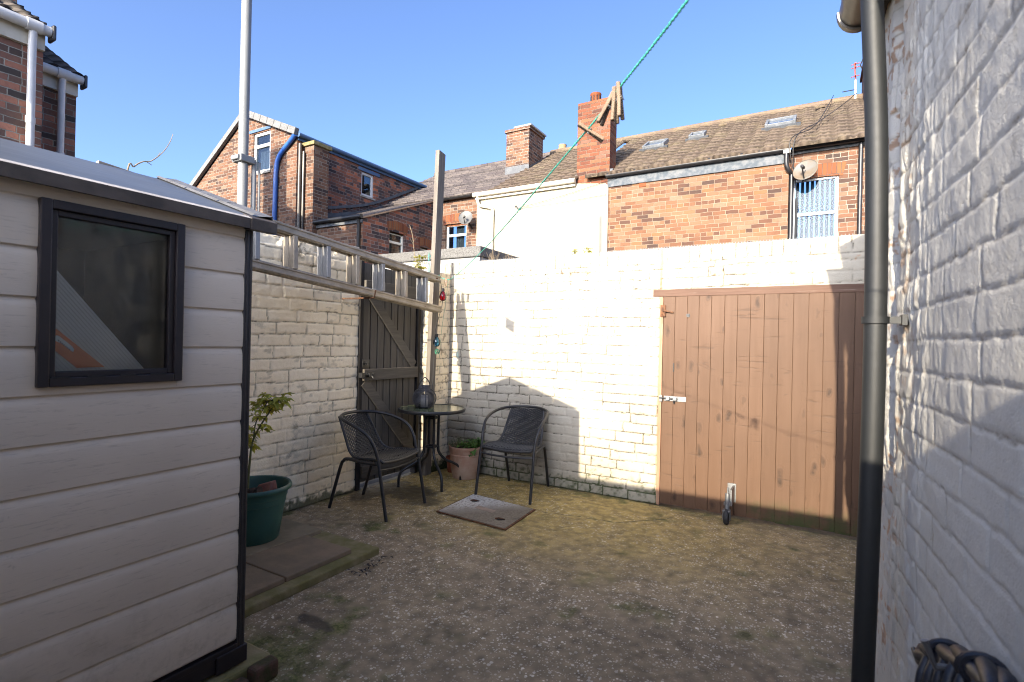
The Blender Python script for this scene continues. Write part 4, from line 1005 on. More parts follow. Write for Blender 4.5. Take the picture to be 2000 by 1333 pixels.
edge = [spt(0, u/8.) for u in range(-8, 9)]+[spt(s_/20., 1) for s_ in range(1, 21)]
b.tube(spline([spt(s_/16., -1) for s_ in range(16, 0, -1)]+[spt(0, u/6.) for u in range(-6, 7)]+[spt(s_/16., 1) for s_ in range(1, 17)], 2), .0105, 9); b.build('seat_frame', m_chair, chair, smooth=True, local=True)
chair.location = (-2.905, 2.985, 0); chair.rotation_euler = (0, 0, R(96))
ch2 = copy_tree(chair); ch2.location = (-2.215, 3.935, 0); ch2.rotation_euler = (0, 0, R(6.5)); ch2['label'] = 'charcoal woven tub chair with its back to the white back wall, behind the manhole cover'

# terracotta pot
tp = thing('potted_plant', 'terracotta pot of low green herbs in the corner between table and chair', 'potted plant', (-2.86, 4.10, 0))
c = (-2.855, 4.095, 0)
b = MB(); b.lathe([(0, 0), (.118, 0), (.124, .008), (.124, .02), (.128, .026), (.143, .12), (.150, .20), (.151, .212), (.155, .216), (.155, .228), (.152, .232), (.158, .25), (.160, .275), (.163, .282), (.163, .296), (.158, .302), (.150, .298), (.146, .26), (.0, .255)], c, 48); b.build('pot', m_terr, tp, smooth=True)
b = MB(); b.lathe([(0, .278), (.08, .276), (.150, .268)], c, 20); b.build('soil', m_soil, tp)
random.seed(31)
lf = MB(); st_ = MB(); lfd = MB()
for i in range(120):
    a = random.random()*6.28; r = .14*math.sqrt(random.random()); left = math.cos(a)*r < .01
    p = Vector((c[0]+r*math.cos(a), c[1]+r*math.sin(a), .275))
    h_ = random.uniform(.03, .10); q = p+Vector((math.cos(a)*.35*h_+random.uniform(-.02, .02), math.sin(a)*.3*h_, h_))
    st_.tube([p, q], .0012, 4)
    if left:
        for k in range(9):
            m0 = p.lerp(q, .2+.8*k/9); a2 = random.random()*6.28; lfd.leaf(m0, (math.cos(a2), math.sin(a2), .5), .022, .006)
    else:
        for k in range(4):
            a2 = random.random()*6.28; lf.leaf(p.lerp(q, .5+.5*random.random()), (math.cos(a2), math.sin(a2), random.uniform(-.3, .5)), random.uniform(.03, .055), random.uniform(.022, .036))
for k in range(14): lf.leaf((c[0]+.10+.05*random.random(), c[1]-.10+.04*random.random(), .30-.05*random.random()), (.5, -.5, -.9), .045, .028)
st_.build('stem', m_stem, tp); lfd.build('foliage', m_leafD, tp, label='grey green feathery herb'); lf.build('foliage', m_leafG, tp, label='fresh green broad leaves')
b = MB(); b.lathe([(0, 0), (.055, 0), (.07, .12), (.076, .122), (.076, .15), (.068, .15), (.06, .02), (0, .02)], (-3.07, 4.19, 0), 24); b.build('flower_pot', m_terrd, smooth=True, label='small dark red clay pot half hidden behind the terracotta pot', category='pot')

# ================================================================== BULB STRING
ls = thing('bulb_string', 'hanging string of coloured glass bulbs beside the tall post', 'string light', (-3.15, 3.93, .7))
BX = -3.10
def bp(x_, y_, X=BX): return at(x_, y_, 0, X)
b = MB(); b.tube(spline([bp(859, 546), bp(862, 560), bp(864, 592), bp(857, 620), bp(850, 650), bp(848, 690), bp(846, 735), bp(843, 770)], 5), .0028, 6); b.build('cord', m_cable, ls, smooth=True)
b = MB(); b.tube(spline([bp(876, 545), bp(869, 600), bp(862, 650), bp(858, 700)], 5), .0014, 5); b.build('string', m_cordg, ls)
for (x_, y_), m_, lb in (((865, 578), m_bulbr, 'red glass bulb, topmost on the string'), ((853, 667), m_bulbb, 'blue glass bulb under the red one')):
    p = bp(x_, y_); b = MB(); b.lathe([(.0, -.052), (.016, -.050), (.030, -.036), (.036, -.015), (.033, .008), (.022, .030), (.014, .042)], p, 20); bu = b.build('bulb', m_, ls, smooth=True, label=lb)
    b = MB(); b.lathe([(.015, .040), (.016, .066), (.008, .072), (0, .072)], p, 14); b.build('bulb_cap', m_black, bu, smooth=True)
p = bp(854, 686); b = MB()
for k in range(9):
    a = k*.7; b.tube(spline([p+Vector((0, 0, .02)), p+Vector((.022*math.cos(a), .022*math.sin(a), .0)), p+Vector((.006*math.cos(a+1), .02*math.sin(a+1), -.03))], 4), .003, 5)
b.build('green_tassel', m_cordg, ls)
b = MB(); q = bp(838, 500, -3.23)
for k in range(5): b.tube(spline([q+Vector((0, .01*k, .03-.01*k)), q+Vector((.01, .02*k-.02, -.05)), q+Vector((0, .01*k, -.16)), q+Vector((.01, .03-.01*k, -.26+.02*k))], 5), .0025, 5)
b.build('cord_tangle', m_line, label='tangle of spare green cord hanging beside the ladder end', category='cord')

# ================================================================== WASHING LINE AND PEGS
LP = [(-3.14, 4.00, 1.905), (-3.0, 3.93, 1.870), (-2.52, 3.40, 1.813), (-1.5, 2.30, 1.797), (-.505, 1.227, 1.838), (-.385, 1.098, 1.853), (-.150, .83, 1.868), (.20, .44, 1.935)]
WL = spline(LP, 14)
wl_ = thing('washing_line', 'green twisted washing line running from the corner post up over the yard', 'washing line', (-1.5, 2.3, 1.79))
b = MB()
fine = spline(WL, 14)
for st in range(2):
    P = []
    acc = 0.
    for i, p in enumerate(fine):
        if i: acc += (p-fine[i-1]).length
        a = acc*2*math.pi/.022+st*math.pi; tdir = (fine[min(i+1, len(fine)-1)]-fine[max(0, i-1)]).normalized(); n1_ = tdir.cross(Vector((0, 0, 1))).normalized(); n2_ = n1_.cross(tdir)
        P.append(p+(n1_*math.cos(a)+n2_*math.sin(a))*.0013)
    b.tube(P, .0017, 5)
b.build('cord', m_line, wl_, smooth=True)
b = MB(); p = Vector(LP[1])
for k in range(3): b.tube(spline([Vector(LP[0])+Vector((0, 0, .02*k-.02)), Vector(LP[0])+Vector((-.03, -.07, .0)), Vector(LP[0])+Vector((-.05, .02, -.03*k)), Vector(LP[0])], 5), .003, 5)
b.build('knot', m_line, wl_)
def peg(loc, d, side, lab, spread=.10):
    """sprung wooden peg: jaw at loc, legs run along d"""
    d = Vector(d).normalized(); sd_ = Vector(side).normalized(); loc = Vector(loc); r_ = thing('clothes_peg', lab, 'peg', loc, 'wooden pegs on the line')
    for s_ in (-1, 1):
        b = MB(); a = loc-d*.012+sd_*s_*.0045; q = loc+d*.064+sd_*s_*(.0045+.0065); mid = loc+d*.02+sd_*s_*.005
        b.bar(a, mid, .0085, .010, up=sd_); b.bar(mid, q, .0075, .010, up=sd_); b.build('jaw', m_peg, r_, bevel=.0012)
    b = MB(); nn = d.cross(sd_); c_ = loc+d*.022
    b.tube([c_-nn*.007, c_+nn*.007], .0035, 8); b.tube([c_+nn*.0055-sd_*.0105, c_+nn*.006+sd_*.0105], .0009, 5); b.build('spring', m_galv, r_)
L5 = Vector(LP[4]); L6 = Vector(LP[5]); ld_ = (L6-L5).normalized()
peg(L5-Vector(cr*.8-cu*.55)*.016, cr*.80-cu*.55, cf*1.+cu*.12, 'lone wooden peg lying aslant across the line, left of the hanging cluster')
peg(L6+ld_*-.006, -cu*1.0-cr*.02, cr*.55+cf*.7, 'broad grey wooden peg hanging straight down, middle of the hanging cluster')
peg(L6+ld_*.014+Vector((0, 0, -.001)), -cu*1.0+cr*.06, cr*.5+cf*.9, 'narrow wooden peg at the upper right of the hanging cluster')
peg(L6+ld_*-.026, -cu*.9-cr*.42, cr*.5+cf*.9, 'wooden peg splayed out to the lower left of the hanging cluster')
peg(Vector(LP[1])+Vector((.0, -.01, 0)), Vector((-.05, 0, -1)), Vector((1, .2, 0)), 'small wooden peg far down the line next to the corner post')
b = MB(); q0 = Vector((-2.56, 3.45, 1.812)); e_ = Vector((.593, -.805, 0)); b.prism([q0, q0+e_*.16, q0+e_*.16+Vector((0, 0, -.098)), q0+Vector((0, 0, -.098))], (.002, .0015, 0)); b.build('hanging_card', m_white_card, label='thin pale square card hanging edge-on from the line by the corner', category='card')

# ================================================================== POLE BEYOND THE WALL, TWIG, WEEDS
pl = thing('steel_pole', 'tall pale grey pole with a clamp collar, rising behind the shed', 'pole', (-4.2, 2.655, 0))
b = MB(); b.tube([(-4.2, 2.65, 0), (-4.2, 2.655, 7.)], .040, 24); b.build('shaft', m_pole, pl, smooth=True)
b = MB(); b.box((-4.265, 2.59, 2.755), (-4.135, 2.72, 2.815)); b.box((-4.25, 2.57, 2.765), (-4.15, 2.74, 2.805)); b.build('collar', m_pole, pl, bevel=.008)
b = MB(); b.tube([(-4.175, 2.735, 0), (-4.175, 2.735, 2.79)], .020, 12); b.tube([(-4.16, 2.775, 0), (-4.16, 2.775, 2.79)], .010, 8); b.build('cable_duct', m_pole, pl, smooth=True)

b = MB(); TW = [Vector((-3.285, 1.22, 0)), Vector((-3.28, 1.33, 1.2)), at(246, 352, 0, -3.28), at(262, 326, 0, -3.28), at(280, 316, 0, -3.28), at(295, 315, 0, -3.28), at(318, 298, 0, -3.28), at(332, 278, 0, -3.28), at(338, 262, 0, -3.28)]
P = spline(TW, 6); b.tube(P, [.0055*(1-.75*i/len(P)) for i in range(len(P))], 7)
b.tube([P[26], P[26]+Vector((0, .03, -.012))], .002, 5); b.tube([P[33], P[33]+Vector((0, .015, .03))], .0015, 5)
b.build('bare_twig', m_straw, smooth=True, label='single bare curved twig sticking up over the shed roof against the sky', category='twig')

def weed(loc, n, h_, lab, mat_=m_leafG, stalks=2, L=.03):
    r_ = thing('wall_weed', lab, 'weed', loc, 'weeds on the wall tops'); lf = MB(); st = MB()
    for i in range(n):
        a = random.random()*6.28; q = Vector(loc)+Vector((math.cos(a)*h_*.5*random.random(), math.sin(a)*h_*.4*random.random(), h_*(.2+.8*random.random())))
        st.tube([loc, q], .0012, 4)
        for k in range(4): a2 = random.random()*6.28; lf.leaf(q, (math.cos(a2), math.sin(a2), random.uniform(-.4, .6)), L*random.uniform(.6, 1.2), L*.5)
    st.build('stem', m_stem, r_); lf.build('foliage', mat_, r_)
    return r_
random.seed(44)
weed(Vector((-1.885, BW+.05, 2.075)), 9, .06, 'left one of the two small weeds on the middle of the back wall top', m_leafY)
weed(Vector((-1.745, BW+.05, 2.078)), 11, .075, 'right one of the two small weeds on the middle of the back wall top', m_leafY)
r_ = weed(Vector((-3.27, 3.86, 1.93)), 34, .17, 'bushy weed with a bare stalk growing beside the tall timber post', m_leafY, L=.04)
b = MB(); P = spline([(-3.27, 3.82, 1.95), (-3.27, 3.77, 2.13), (-3.265, 3.74, 2.26), (-3.27, 3.70, 2.36)], 5); b.tube(P, .003, 5)
b.tube([P[8], P[8]+Vector((0, .05, .06))], .0018, 5); b.tube([P[7], P[7]+Vector((0, -.05, .05))], .0018, 5); b.build('dry_stalk', m_straw, r_)
r_ = thing('wall_weed', 'clump of thin dry stalks standing on the back wall top near the corner', 'weed', (-2.75, BW+.1, 2.06), 'weeds on the wall tops')
b = MB()
for i in range(34):
    x_ = random.choice([-2.84, -2.79, -2.66, -2.60])+random.gauss(0, .035); h_ = random.uniform(.05, .16) if random.random() < .88 else .30
    b.tube(spline([(x_, BW+.1+random.uniform(-.03, .03), 2.05), (x_+random.uniform(-.015, .015), BW+.1, 2.06+h_*.6), (x_+random.uniform(-.04, .04), BW+.1, 2.06+h_)], 3), .0013, 4)
b.build('dry_stalk', m_straw, r_)

# ================================================================== HOUSES BEYOND THE ALLEY
def wall_holes(b, ax, plane, u0, u1, v0, v1, holes=(), depth=.10, inward=1):
    """flat wall with rectangular openings and their reveals; ax = axis of the normal"""
    us = sorted({u0, u1, *[h[0] for h in holes], *[h[1] for h in holes]}); vs = sorted({v0, v1, *[h[2] for h in holes], *[h[3] for h in holes]})
    def P(u, v, d=0): return (u, plane+d*inward, v) if ax == 1 else (plane+d*inward, u, v)
    for i in range(len(us)-1):
        for j in range(len(vs)-1):
            uc, vc = (us[i]+us[i+1])/2, (vs[j]+vs[j+1])/2
            if any(h[0] < uc < h[1] and h[2] < vc < h[3] for h in holes): continue
            b.add([P(us[i], vs[j]), P(us[i+1], vs[j]), P(us[i+1], vs[j+1]), P(us[i], vs[j+1])], [(0, 1, 2, 3)])
    for a, c, lo, hi in holes:
        for (p, q) in (((a, lo), (c, lo)), ((c, lo), (c, hi)), ((c, hi), (a, hi)), ((a, hi), (a, lo))):
            b.add([P(*p), P(*q), P(*q, depth), P(*p, depth)], [(0, 1, 2, 3)])
def P3(ax, plane, u, v, d, inward): return (u, plane+d*inward, v) if ax == 1 else (plane+d*inward, u, v)
def window(parent, ax, plane, u0, u1, v0, v1, inward, transom=None, rec=.07, frame=.055, mat_=None, curtain=None, cur_rng=(0, 1), name='window', side_panel=None):
    def bx(bb, ua, ub, va, vb, d0, d1): bb.box(P3(ax, plane, ua, va, d0, inward), P3(ax, plane, ub, vb, d1, inward))
    b = MB(); f = frame
    bx(b, u0, u0+f, v0, v1, rec, rec+.06); bx(b, u1-f, u1, v0, v1, rec, rec+.06); bx(b, u0+f, u1-f, v0, v0+f, rec, rec+.06); bx(b, u0+f, u1-f, v1-f, v1, rec, rec+.06)
    if transom: bx(b, u0+f, u1-f, transom-f*.55, transom+f*.55, rec-.004, rec+.055)
    wn_ = b.build(name, mat_ or m_whitep, parent, bevel=.006, seg=1)
    b = MB(); bx(b, u0+f*.8, u1-f*.8, v0+f*.8, v1-f*.8, rec+.028, rec+.034); b.build('pane', m_glass, wn_)
    if curtain:
        cm_, kind = curtain; b = MB(); ua = u0+f+(u1-u0-2*f)*cur_rng[0]; ub = u0+f+(u1-u0-2*f)*cur_rng[1]
        if kind == 'slats':
            n = int((ub-ua)/.075)
            for i in range(n):
                u_ = ua+(i+.5)*(ub-ua)/n; b.add([P3(ax, plane, u_-.028, v0+.02, rec+.13+.004, inward), P3(ax, plane, u_+.022, v0+.02, rec+.13, inward), P3(ax, plane, u_+.024, v1-.02, rec+.13, inward), P3(ax, plane, u_-.028, v1-.02, rec+.142, inward)], [(0, 1, 2, 3)])
        else:
            n = 40; top = transom if kind == 'low' else v1
            A = [P3(ax, plane, ua+(ub-ua)*i/n, v_, rec+.13+.012*math.sin(i*1.9), inward) for v_ in (v0, top) for i in range(n+1)]
            b.add(A, [(i, i+1, n+2+i, n+1+i) for i in range(n)])
        b.build('curtain' if kind != 'slats' else 'blind', cm_, wn_)
    b = MB(); bx(b, u0-.04, u1+.04, v0-.05, v0+.0, -.03, rec+.02); b.build('sill', m_grey_render, wn_, bevel=.004)
    return wn_
def arch(parent, ax, plane, u0, u1, v, inward, rise=.07, ht=.20, out=.004, m_=None):
    b = MB(); n = 16; A = []
    for i in range(n+1):
        t_ = i/n; u = u0-.06+(u1-u0+.12)*t_; dz = rise*(1-(2*t_-1)**2); A += [P3(ax, plane, u, v+dz, -out, inward), P3(ax, plane, u+.05*(2*t_-1), v+dz+ht, -out, inward)]
    b.add(A, [(2*i, 2*i+2, 2*i+3, 2*i+1) for i in range(n)])
    b.add([P3(ax, plane, u0+(u1-u0)*i/n, v+rise*(1-(2*((u0+(u1-u0)*i/n)-(u0-.06))/(u1-u0+.12)-1)**2)*1.0, .06, inward) for i in range(n+1)]+[P3(ax, plane, u1, v-.02, .06, inward), P3(ax, plane, u0, v-.02, .06, inward)], [tuple(range(n+3))])
    b.build('arch_lintel', m_ or m_arch, parent)
def fasc(parent, name, m_, p, q, w_, h_, bev=.004): b = MB(); b.bar(p, q, w_, h_); return b.build(name, m_, parent, bevel=bev)

# ---- roof sheets
def roof_sheet(name, m_, parent, x0, x1, y0, z0, y1, z1, pan=True, gap=None, res=.027):
    ln = math.hypot(y1-y0, z1-z0); dy, dz = (y1-y0)/ln, (z1-z0)/ln; crs = .30
    def f(U, V):
        wv2 = np.sin(2*math.pi*U/.30)
        k = V/crs+(.11*wv2 if pan else 0)+.06*(fbm(U*1.1, V*1.1, 6)-.5); fr = k-np.floor(k); rw = np.floor(k)
        h = .032*(1-fr)*(1+.25*(_h(np.floor(U/.3), rw, 3)-.5))
        if pan: h = h+.017*wv2+.007*np.sin(4*math.pi*U/.30+.8)
        h = h+.016*(fbm(U*1.2, V*1.2, 5)-.5)+.010*(_h(np.floor(U/.3), rw, 9)-.5)
        gap = np.maximum(1-ss(fr, .05, .17), ss(fr, .93, 1.))*(.55+.6*fbm(U*4, V*4, 7))  # mask of the dark shadow lines painted along the course overlaps
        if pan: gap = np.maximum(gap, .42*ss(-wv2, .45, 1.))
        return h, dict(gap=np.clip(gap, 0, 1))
    return heightsheet(name, m_, parent, x0, x1, 0, ln, res, lambda U, V, h: (U, y0+V*dy-h*dz, z0+V*dz+h*dy), f, hole=gap, skirt=.03)
ZE, YR, ZR = 5.02, 14.4, 7.10
sg = 'terraced houses beyond the alley'
xB0, xB1, xC1 = -7.47, -3.99, -.47
# white rendered house
hB = thing('rendered_house', 'house with blank cream rendered wall, cream gutter and a tall red brick chimney', 'house', (-5.7, 12.7, 0), sg)
b = MB(); b.prism([(xB0, 10.97, 0), (xB1, 10.97, 0), (xB1, 10.97, 4.78), (xB1-.06, 10.97, 4.84), (xB1-.30, 10.97, 4.87), (-4.78, 10.97, 4.93), (xB0, 10.97, 4.93)], (0, .25, 0)); b.box((xB0, 11.25, 0), (xB0+.2, 14.3, 4.9)); b.build('rendered_wall', m_white_wall, hB)
b = MB(); b.tube([(xB0-.05, 10.86, 4.97), (-4.74, 10.86, 4.97)], .058, 12); b.box((xB0-.02, 10.90, 4.86), (-4.76, 10.968, 4.965)); gB = b.build('gutter', m_creamp, hB, smooth=True)
b = MB(); b.tube(spline([(xB0+.08, 10.87, 4.95), (xB0+.08, 10.88, 4.80), (xB0+.14, 10.91, 4.70), (xB0+.42, 10.92, 4.62), (xB0+.50, 10.92, 4.54), (xB0+.50, 10.92, 4.2)], 5)+[Vector((xB0+.50, 10.92, 2.))], .038, 10); b.build('downpipe', m_creamp, hB, smooth=True)
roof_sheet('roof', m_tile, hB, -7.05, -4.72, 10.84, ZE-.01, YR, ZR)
b = MB(); b.tube([(-7.1, YR, ZR+.01), (-4.5, YR, ZR+.01)], .09, 10); b.build('ridge_tile', m_tile, hB)
ch = MB(); ch.box((-4.765, 11.0, 4.75), (-3.985, 11.42, 6.70)); ch.box((-4.765, 11.0, 6.702), (-3.985, 11.42, 6.76)); chB = ch.build('chimney', m_brickCh, hB)
b = MB(); b.lathe([(.10, 0), (.105, .03), (.115, .16), (.13, .20), (.125, .22), (.09, .22), (.09, .05)], (-4.42, 11.2, 6.77), 20)
o = b.build('chimney_pot', m_orangepot, chB, smooth=True)
b = MB()
for k in range(10): a = R(36*k-90); b.box((-4.42+.112*math.cos(a)-.010, 11.2+.112*math.sin(a)-.010, 6.80), (-4.42+.112*math.cos(a)+.010, 11.2+.112*math.sin(a)+.010, 6.93))
b.build('pot_slot', m_dark, o)
b = MB(); b.box((-3.975, 10.98, 4.98), (-3.90, 11.5, 5.16)); b.box((-4.80, 10.985, 4.955), (-4.76, 11.2, 5.14)); b.build('flashing', m_lead, hB, bevel=.01)
b = MB(); b.box((-6.34, 10.955, 4.55), (-6.30, 10.972, 4.60)); b.tube(spline([(-6.33, 10.95, 4.58), (-6.29, 10.93, 4.55), (-6.24, 10.95, 4.50), (-6.20, 10.94, 4.52)], 4), .018, 6); b.build('line_hook', m_cable, hB)
# orange brick house
hC = thing('brick_house', 'sunlit orange brick house with black gutter and three rooflights in its tiled roof', 'house', (-1.5, 12.7, 0), sg)
b = MB(); wall_holes(b, 1, 11.0, xB1, xC1, 0, 5.0); b.add([(xC1, 11, 0), (xC1, 11.14, 0), (xC1, 11.14, 5), (xC1, 11, 5)], [(0, 1, 2, 3)])
b.build('brick_wall', m_brickC, hC)
wz0, wz1, wt = 3.15, 4.47, 3.80; wxa, wxb = -.415, .335
b = MB(); wall_holes(b, 1, 11.14, xC1, 2.6, 0, 5.05, [(wxa, wxb, wz0, wz1)]); b.add([(2.6, 11.14, 0), (2.6, 14.4, 0), (2.6, 14.4, 7.1), (2.6, 11.14, 5.05)], [(0, 1, 2, 3)]); b.build('brick_wall', m_brickG, hC, label='brown brick part with the window')
window(hC, 1, 11.14, wxa, wxb, wz0, wz1, 1, wt, rec=.04, frame=.05, curtain=(m_blind, 'slats'))
arch(hC, 1, 11.14, wxa+.28, wxb, wz1-.03, 1, rise=.02, ht=.24, out=.006)
b = MB(); b.box((xB1-.02, 10.965, 4.75), (xC1, 10.995, 4.955)); b.build('soffit_board', m_bluegrey, hC)
b = MB(); b.box((xC1+.01, 11.10, 4.93), (2.6, 11.135, 4.99)); b.build('soffit_board', m_bluegrey, hC)
b = MB(); b.tube([(xB1-.03, 10.91, 4.985), (xC1+.0, 10.91, 4.985)], .055, 12); b.tube([(xC1+.04, 11.02, 5.02), (2.6, 11.02, 5.02)], .05, 12); b.build('gutter', m_black, hC, smooth=True)
b = MB(); b.box((xC1-.09, 10.86, 4.90), (xC1+.03, 10.97, 5.02)); b.tube(spline([(xC1-.04, 10.9, 4.92), (xC1-.04, 10.91, 4.72), (xC1+.0, 10.95, 4.60), (xC1+.045, 11.04, 4.56)], 5)+[Vector((xC1+.045, 11.06, 2.))], .04, 10); b.tube([(xC1+.13, 11.1, 4.1), (xC1+.13, 11.1, 2.)], .02, 8); b.tube([(.655, 11.06, 4.95), (.655, 11.06, 2.)], .036, 10); b.build('downpipe', m_black, hC, smooth=True)
b = MB(); b.box((-3.31, 10.985, 4.665), (-3.16, 10.998, 4.755)); b.build('air_brick', m_orangepot, hC)
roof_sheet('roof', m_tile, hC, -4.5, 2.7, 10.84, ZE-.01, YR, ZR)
b = MB(); b.tube([(-4.5, YR, ZR+.01), (2.7, YR, ZR+.01)], .09, 10); b.build('ridge_tile', m_tile, hC)
rn_ = Vector((0, -(ZR-ZE), YR-10.84)).normalized(); rs_ = Vector((0, YR-10.84, ZR-ZE)).normalized()
def rpt(px, py):   # where a sight line meets the roof plane
    d = Vector(cf+cr*(px-1000)/FPX-cu*(py-666.5)/FPX); o_ = Vector(CO); p0 = Vector((0, 10.84, ZE)); return o_+d*((p0-o_).dot(rn_)/d.dot(rn_))
for (x_, y_), w_, h_, tilt in (((1281, 287), .52, .55, 0), ((1363, 269), .36, .38, 1), ((1525, 244), .60, .62, 0)):
    p = rpt(x_, y_); sk = MB(); X_ = Vector((1, 0, 0)); f = .055
    def q(u, v, l): return p+X_*u+rs_*v+rn_*l
    def rb(bb, u0, u1, v0, v1, l0, l1): bb.add([q(u, v, l) for l in (l0, l1) for v in (v0, v1) for u in (u0, u1)], [(0, 2, 3, 1), (4, 5, 7, 6), (0, 1, 5, 4), (2, 6, 7, 3), (0, 4, 6, 2), (1, 3, 7, 5)])
    rb(sk, -w_/2, -w_/2+f, -h_/2, h_/2, -.02, .11); rb(sk, w_/2-f, w_/2, -h_/2, h_/2, -.02, .11); rb(sk, -w_/2+f, w_/2-f, -h_/2, -h_/2+f, -.02, .10); rb(sk, -w_/2+f, w_/2-f, h_/2-f, h_/2, -.02, .11)
    so = sk.build('rooflight', plain('rooflight_frame', (.10, .11, .12), (.16, .17, .18), 9., .5) if 'rooflight_frame' not in bpy.data.materials else bpy.data.materials['rooflight_frame'], hC, bevel=.006)
    b = MB(); rb(b, -w_/2+f*.9, w_/2-f*.9, -h_/2+f*.9, h_/2-f*.9, .06, .07); t_ = bpy.data.materials.get('rooflight_glass')
    if t_ is None: tt = NT('rooflight_glass'); t_ = tt.fin((.045, .07, .11), .04, spec=1.0)
    b.build('pane', t_, so)
    b = MB(); rb(b, -w_/2-.06, w_/2+.10, -h_/2-.10, -h_/2, -.01, .045); b.build('flashing', m_lead, so)
for x_, y_ in ((1412, 249), (1602, 214)):
    p = rpt(x_, y_); b = MB(); b.bar(p-Vector((.10, 0, 0))+rn_*.06, p+Vector((.10, 0, 0))+rn_*.06, .06, .05, up=rn_); b.build('vent_tile', m_tile, hC, bevel=.012)
b = MB(); b.box((.86, 13.7, 6.3), (1.7, 14.7, 7.60)); b.box((.82, 13.66, 7.602), (1.74, 14.74, 7.68)); b.box((.84, 13.68, 7.681), (1.72, 14.72, 7.74)); cc = b.build('chimney', m_brickD, hC)
ae = thing('tv_aerial', 'red and white television aerial on a pole beside the far right chimney', 'aerial', (.72, 14.3, 6.9))
b = MB(); b.tube([(.72, 14.3, 6.85), (.715, 14.3, 7.5)], .020, 8); b.build('mast', m_whitep, ae)
b = MB(); b.tube([(.715, 14.3, 7.5), (.69, 14.3, 7.90)], .016, 8)
for z in (7.58, 7.78, 7.86): b.tube([(.62, 14.3, z), (.80, 14.3, z+.02)], .009, 6); b.tube([(.71, 14.2, z), (.71, 14.4, z)], .009, 6)
b.build('boom', plain('faded_red', (.26, .05, .03), (.22, .045, .03), 9., .5), ae)
b = MB(); b.tube([(.46, 14.3, 7.28), (.74, 14.3, 7.28)], .010, 6); b.tube([(.80, 14.3, 7.82), (.86, 14.3, 7.98)], .014, 6); b.tube([(.80, 14.3, 7.82), (.87, 14.3, 7.66)], .014, 6); b.build('reflector', m_cable, ae)
# slate house with outrigger
hA = thing('brick_house', 'slate roofed brick house with a low rear wing and brick arched windows', 'house', (-9., 11.6, 0), sg)
b = MB(); wall_holes(b, 1, 11.3, -9.0, xB0, 0, 5.1, [(-8.72, -8.02, 3.55, 4.43)]); b.build('brick_wall', m_brickG, hA)
window(hA, 1, 11.3, -8.72, -8.02, 3.55, 4.43, 1, 4.13, rec=.07, frame=.06, curtain=(m_netc, 'pleat'), cur_rng=(.3, .75))
arch(hA, 1, 11.3, -8.72, -8.02, 4.40, 1, rise=.06, ht=.24)
b = MB(); b.tube([(-9.0, 11.18, 5.10), (xB0+.02, 11.18, 5.10)], .05, 10); b.build('gutter', m_black, hA, smooth=True)
roof_sheet('roof', m_slate, hA, -12.0, -7.0, 11.10, 5.12, 14.9, 7.25, pan=False)
b = MB(); b.tube([(-12, 14.9, 7.27), (-7.0, 14.9, 7.27)], .09, 10); b.build('ridge_tile', m_slate, hA)
ow = -8.97; oy0, oy1 = 8.56, 11.3; ox0 = -10.88
hs_ = [(9.43, 9.99, 3.18, 3.93), (10.58, 10.93, 3.2, 3.74)]
b = MB(); wall_holes(b, 0, ow, oy0, oy1, 0, 4.06, hs_, inward=-1); b.poly([(ow, oy0, 4.06), (ow, oy1, 4.06), (ow, oy1, 5.14)]); b.build('side_wall', m_brickD, hA)
b = MB(); wall_holes(b, 1, oy0, ox0, ow, 0, 4.1); b.build('end_wall', m_brickG, hA, label='pinkish sunlit end wall of the low rear wing')
for i, hh in enumerate(hs_):
    window(hA, 0, ow, *hh, -1, hh[2]+.50 if i == 0 else None, rec=.06, frame=.055, mat_=plain('cream_upvc', (.70, .66, .54), (.62, .58, .48), 5., .45) if i == 0 else bpy.data.materials['cream_upvc'], curtain=(m_beige, 'pleat') if i == 0 else None, cur_rng=(0, .35))
    arch(hA, 0, ow, hh[0], hh[1], hh[3]-.02, -1, rise=.07, ht=.22)
orun = oy1-oy0
b = MB(); b.add([(ox0, oy0-.08, 4.06), (ow+.05, oy0-.08, 4.06), (ow+.05, oy1+.1, 5.20), (ox0, oy1+.1, 5.20)], [(0, 1, 2, 3)]); b.build('wing_roof', m_slate, hA)
b = MB(); b.bar((ow+.02, oy0-.06, 4.045), (ow+.02, oy1, 5.13), .06, .035); b.build('verge', plain('tan_mortar_verge', (.36, .24, .15), (.26, .18, .12), 12., .9), hA)
b = MB(); b.tube([(ox0, oy0-.10, 4.07), (ow+.06, oy0-.10, 4.07)], .050, 10); b.tube([(ow-.06, oy0-.08, 4.02), (ow-.08, oy0-.05, 3.9), (ow-.08, oy0-.05, 1.)], .038, 10); b.build('gutter', m_black, hA, smooth=True)
b = MB(); b.box((ox0, oy0-.045, 3.94), (ow, oy0-.005, 4.02)); b.build('soffit_board', m_bluegrey, hA)
b = MB(); b.tube([(ow+.05, 11.20, 5.0), (ow+.05, 11.20, 1.)], .032, 8); b.build('downpipe', m_bluegrey, hA)
cs_ = MB(); cs_.box((-7.72, 12.75, 5.9), (-6.98, 13.6, 7.24)); cs_.box((-7.76, 12.71, 7.242), (-6.94, 13.64, 7.32)); co_ = cs_.build('chimney', m_brickCh2, hA)
b = MB(); b.box((-7.45, 12.70, 7.321), (-6.90, 13.66, 7.365)); b.build('cap_slab', m_garage_white, co_)
b = MB(); b.box((-7.74, 12.73, 6.05), (-6.96, 12.748, 6.26)); b.add([(-6.965, 12.74, 6.02), (-6.965, 13.62, 6.5), (-6.965, 13.62, 6.68), (-6.965, 12.74, 6.2)], [(0, 1, 2, 3)]); b.build('flashing', m_lead, hA)
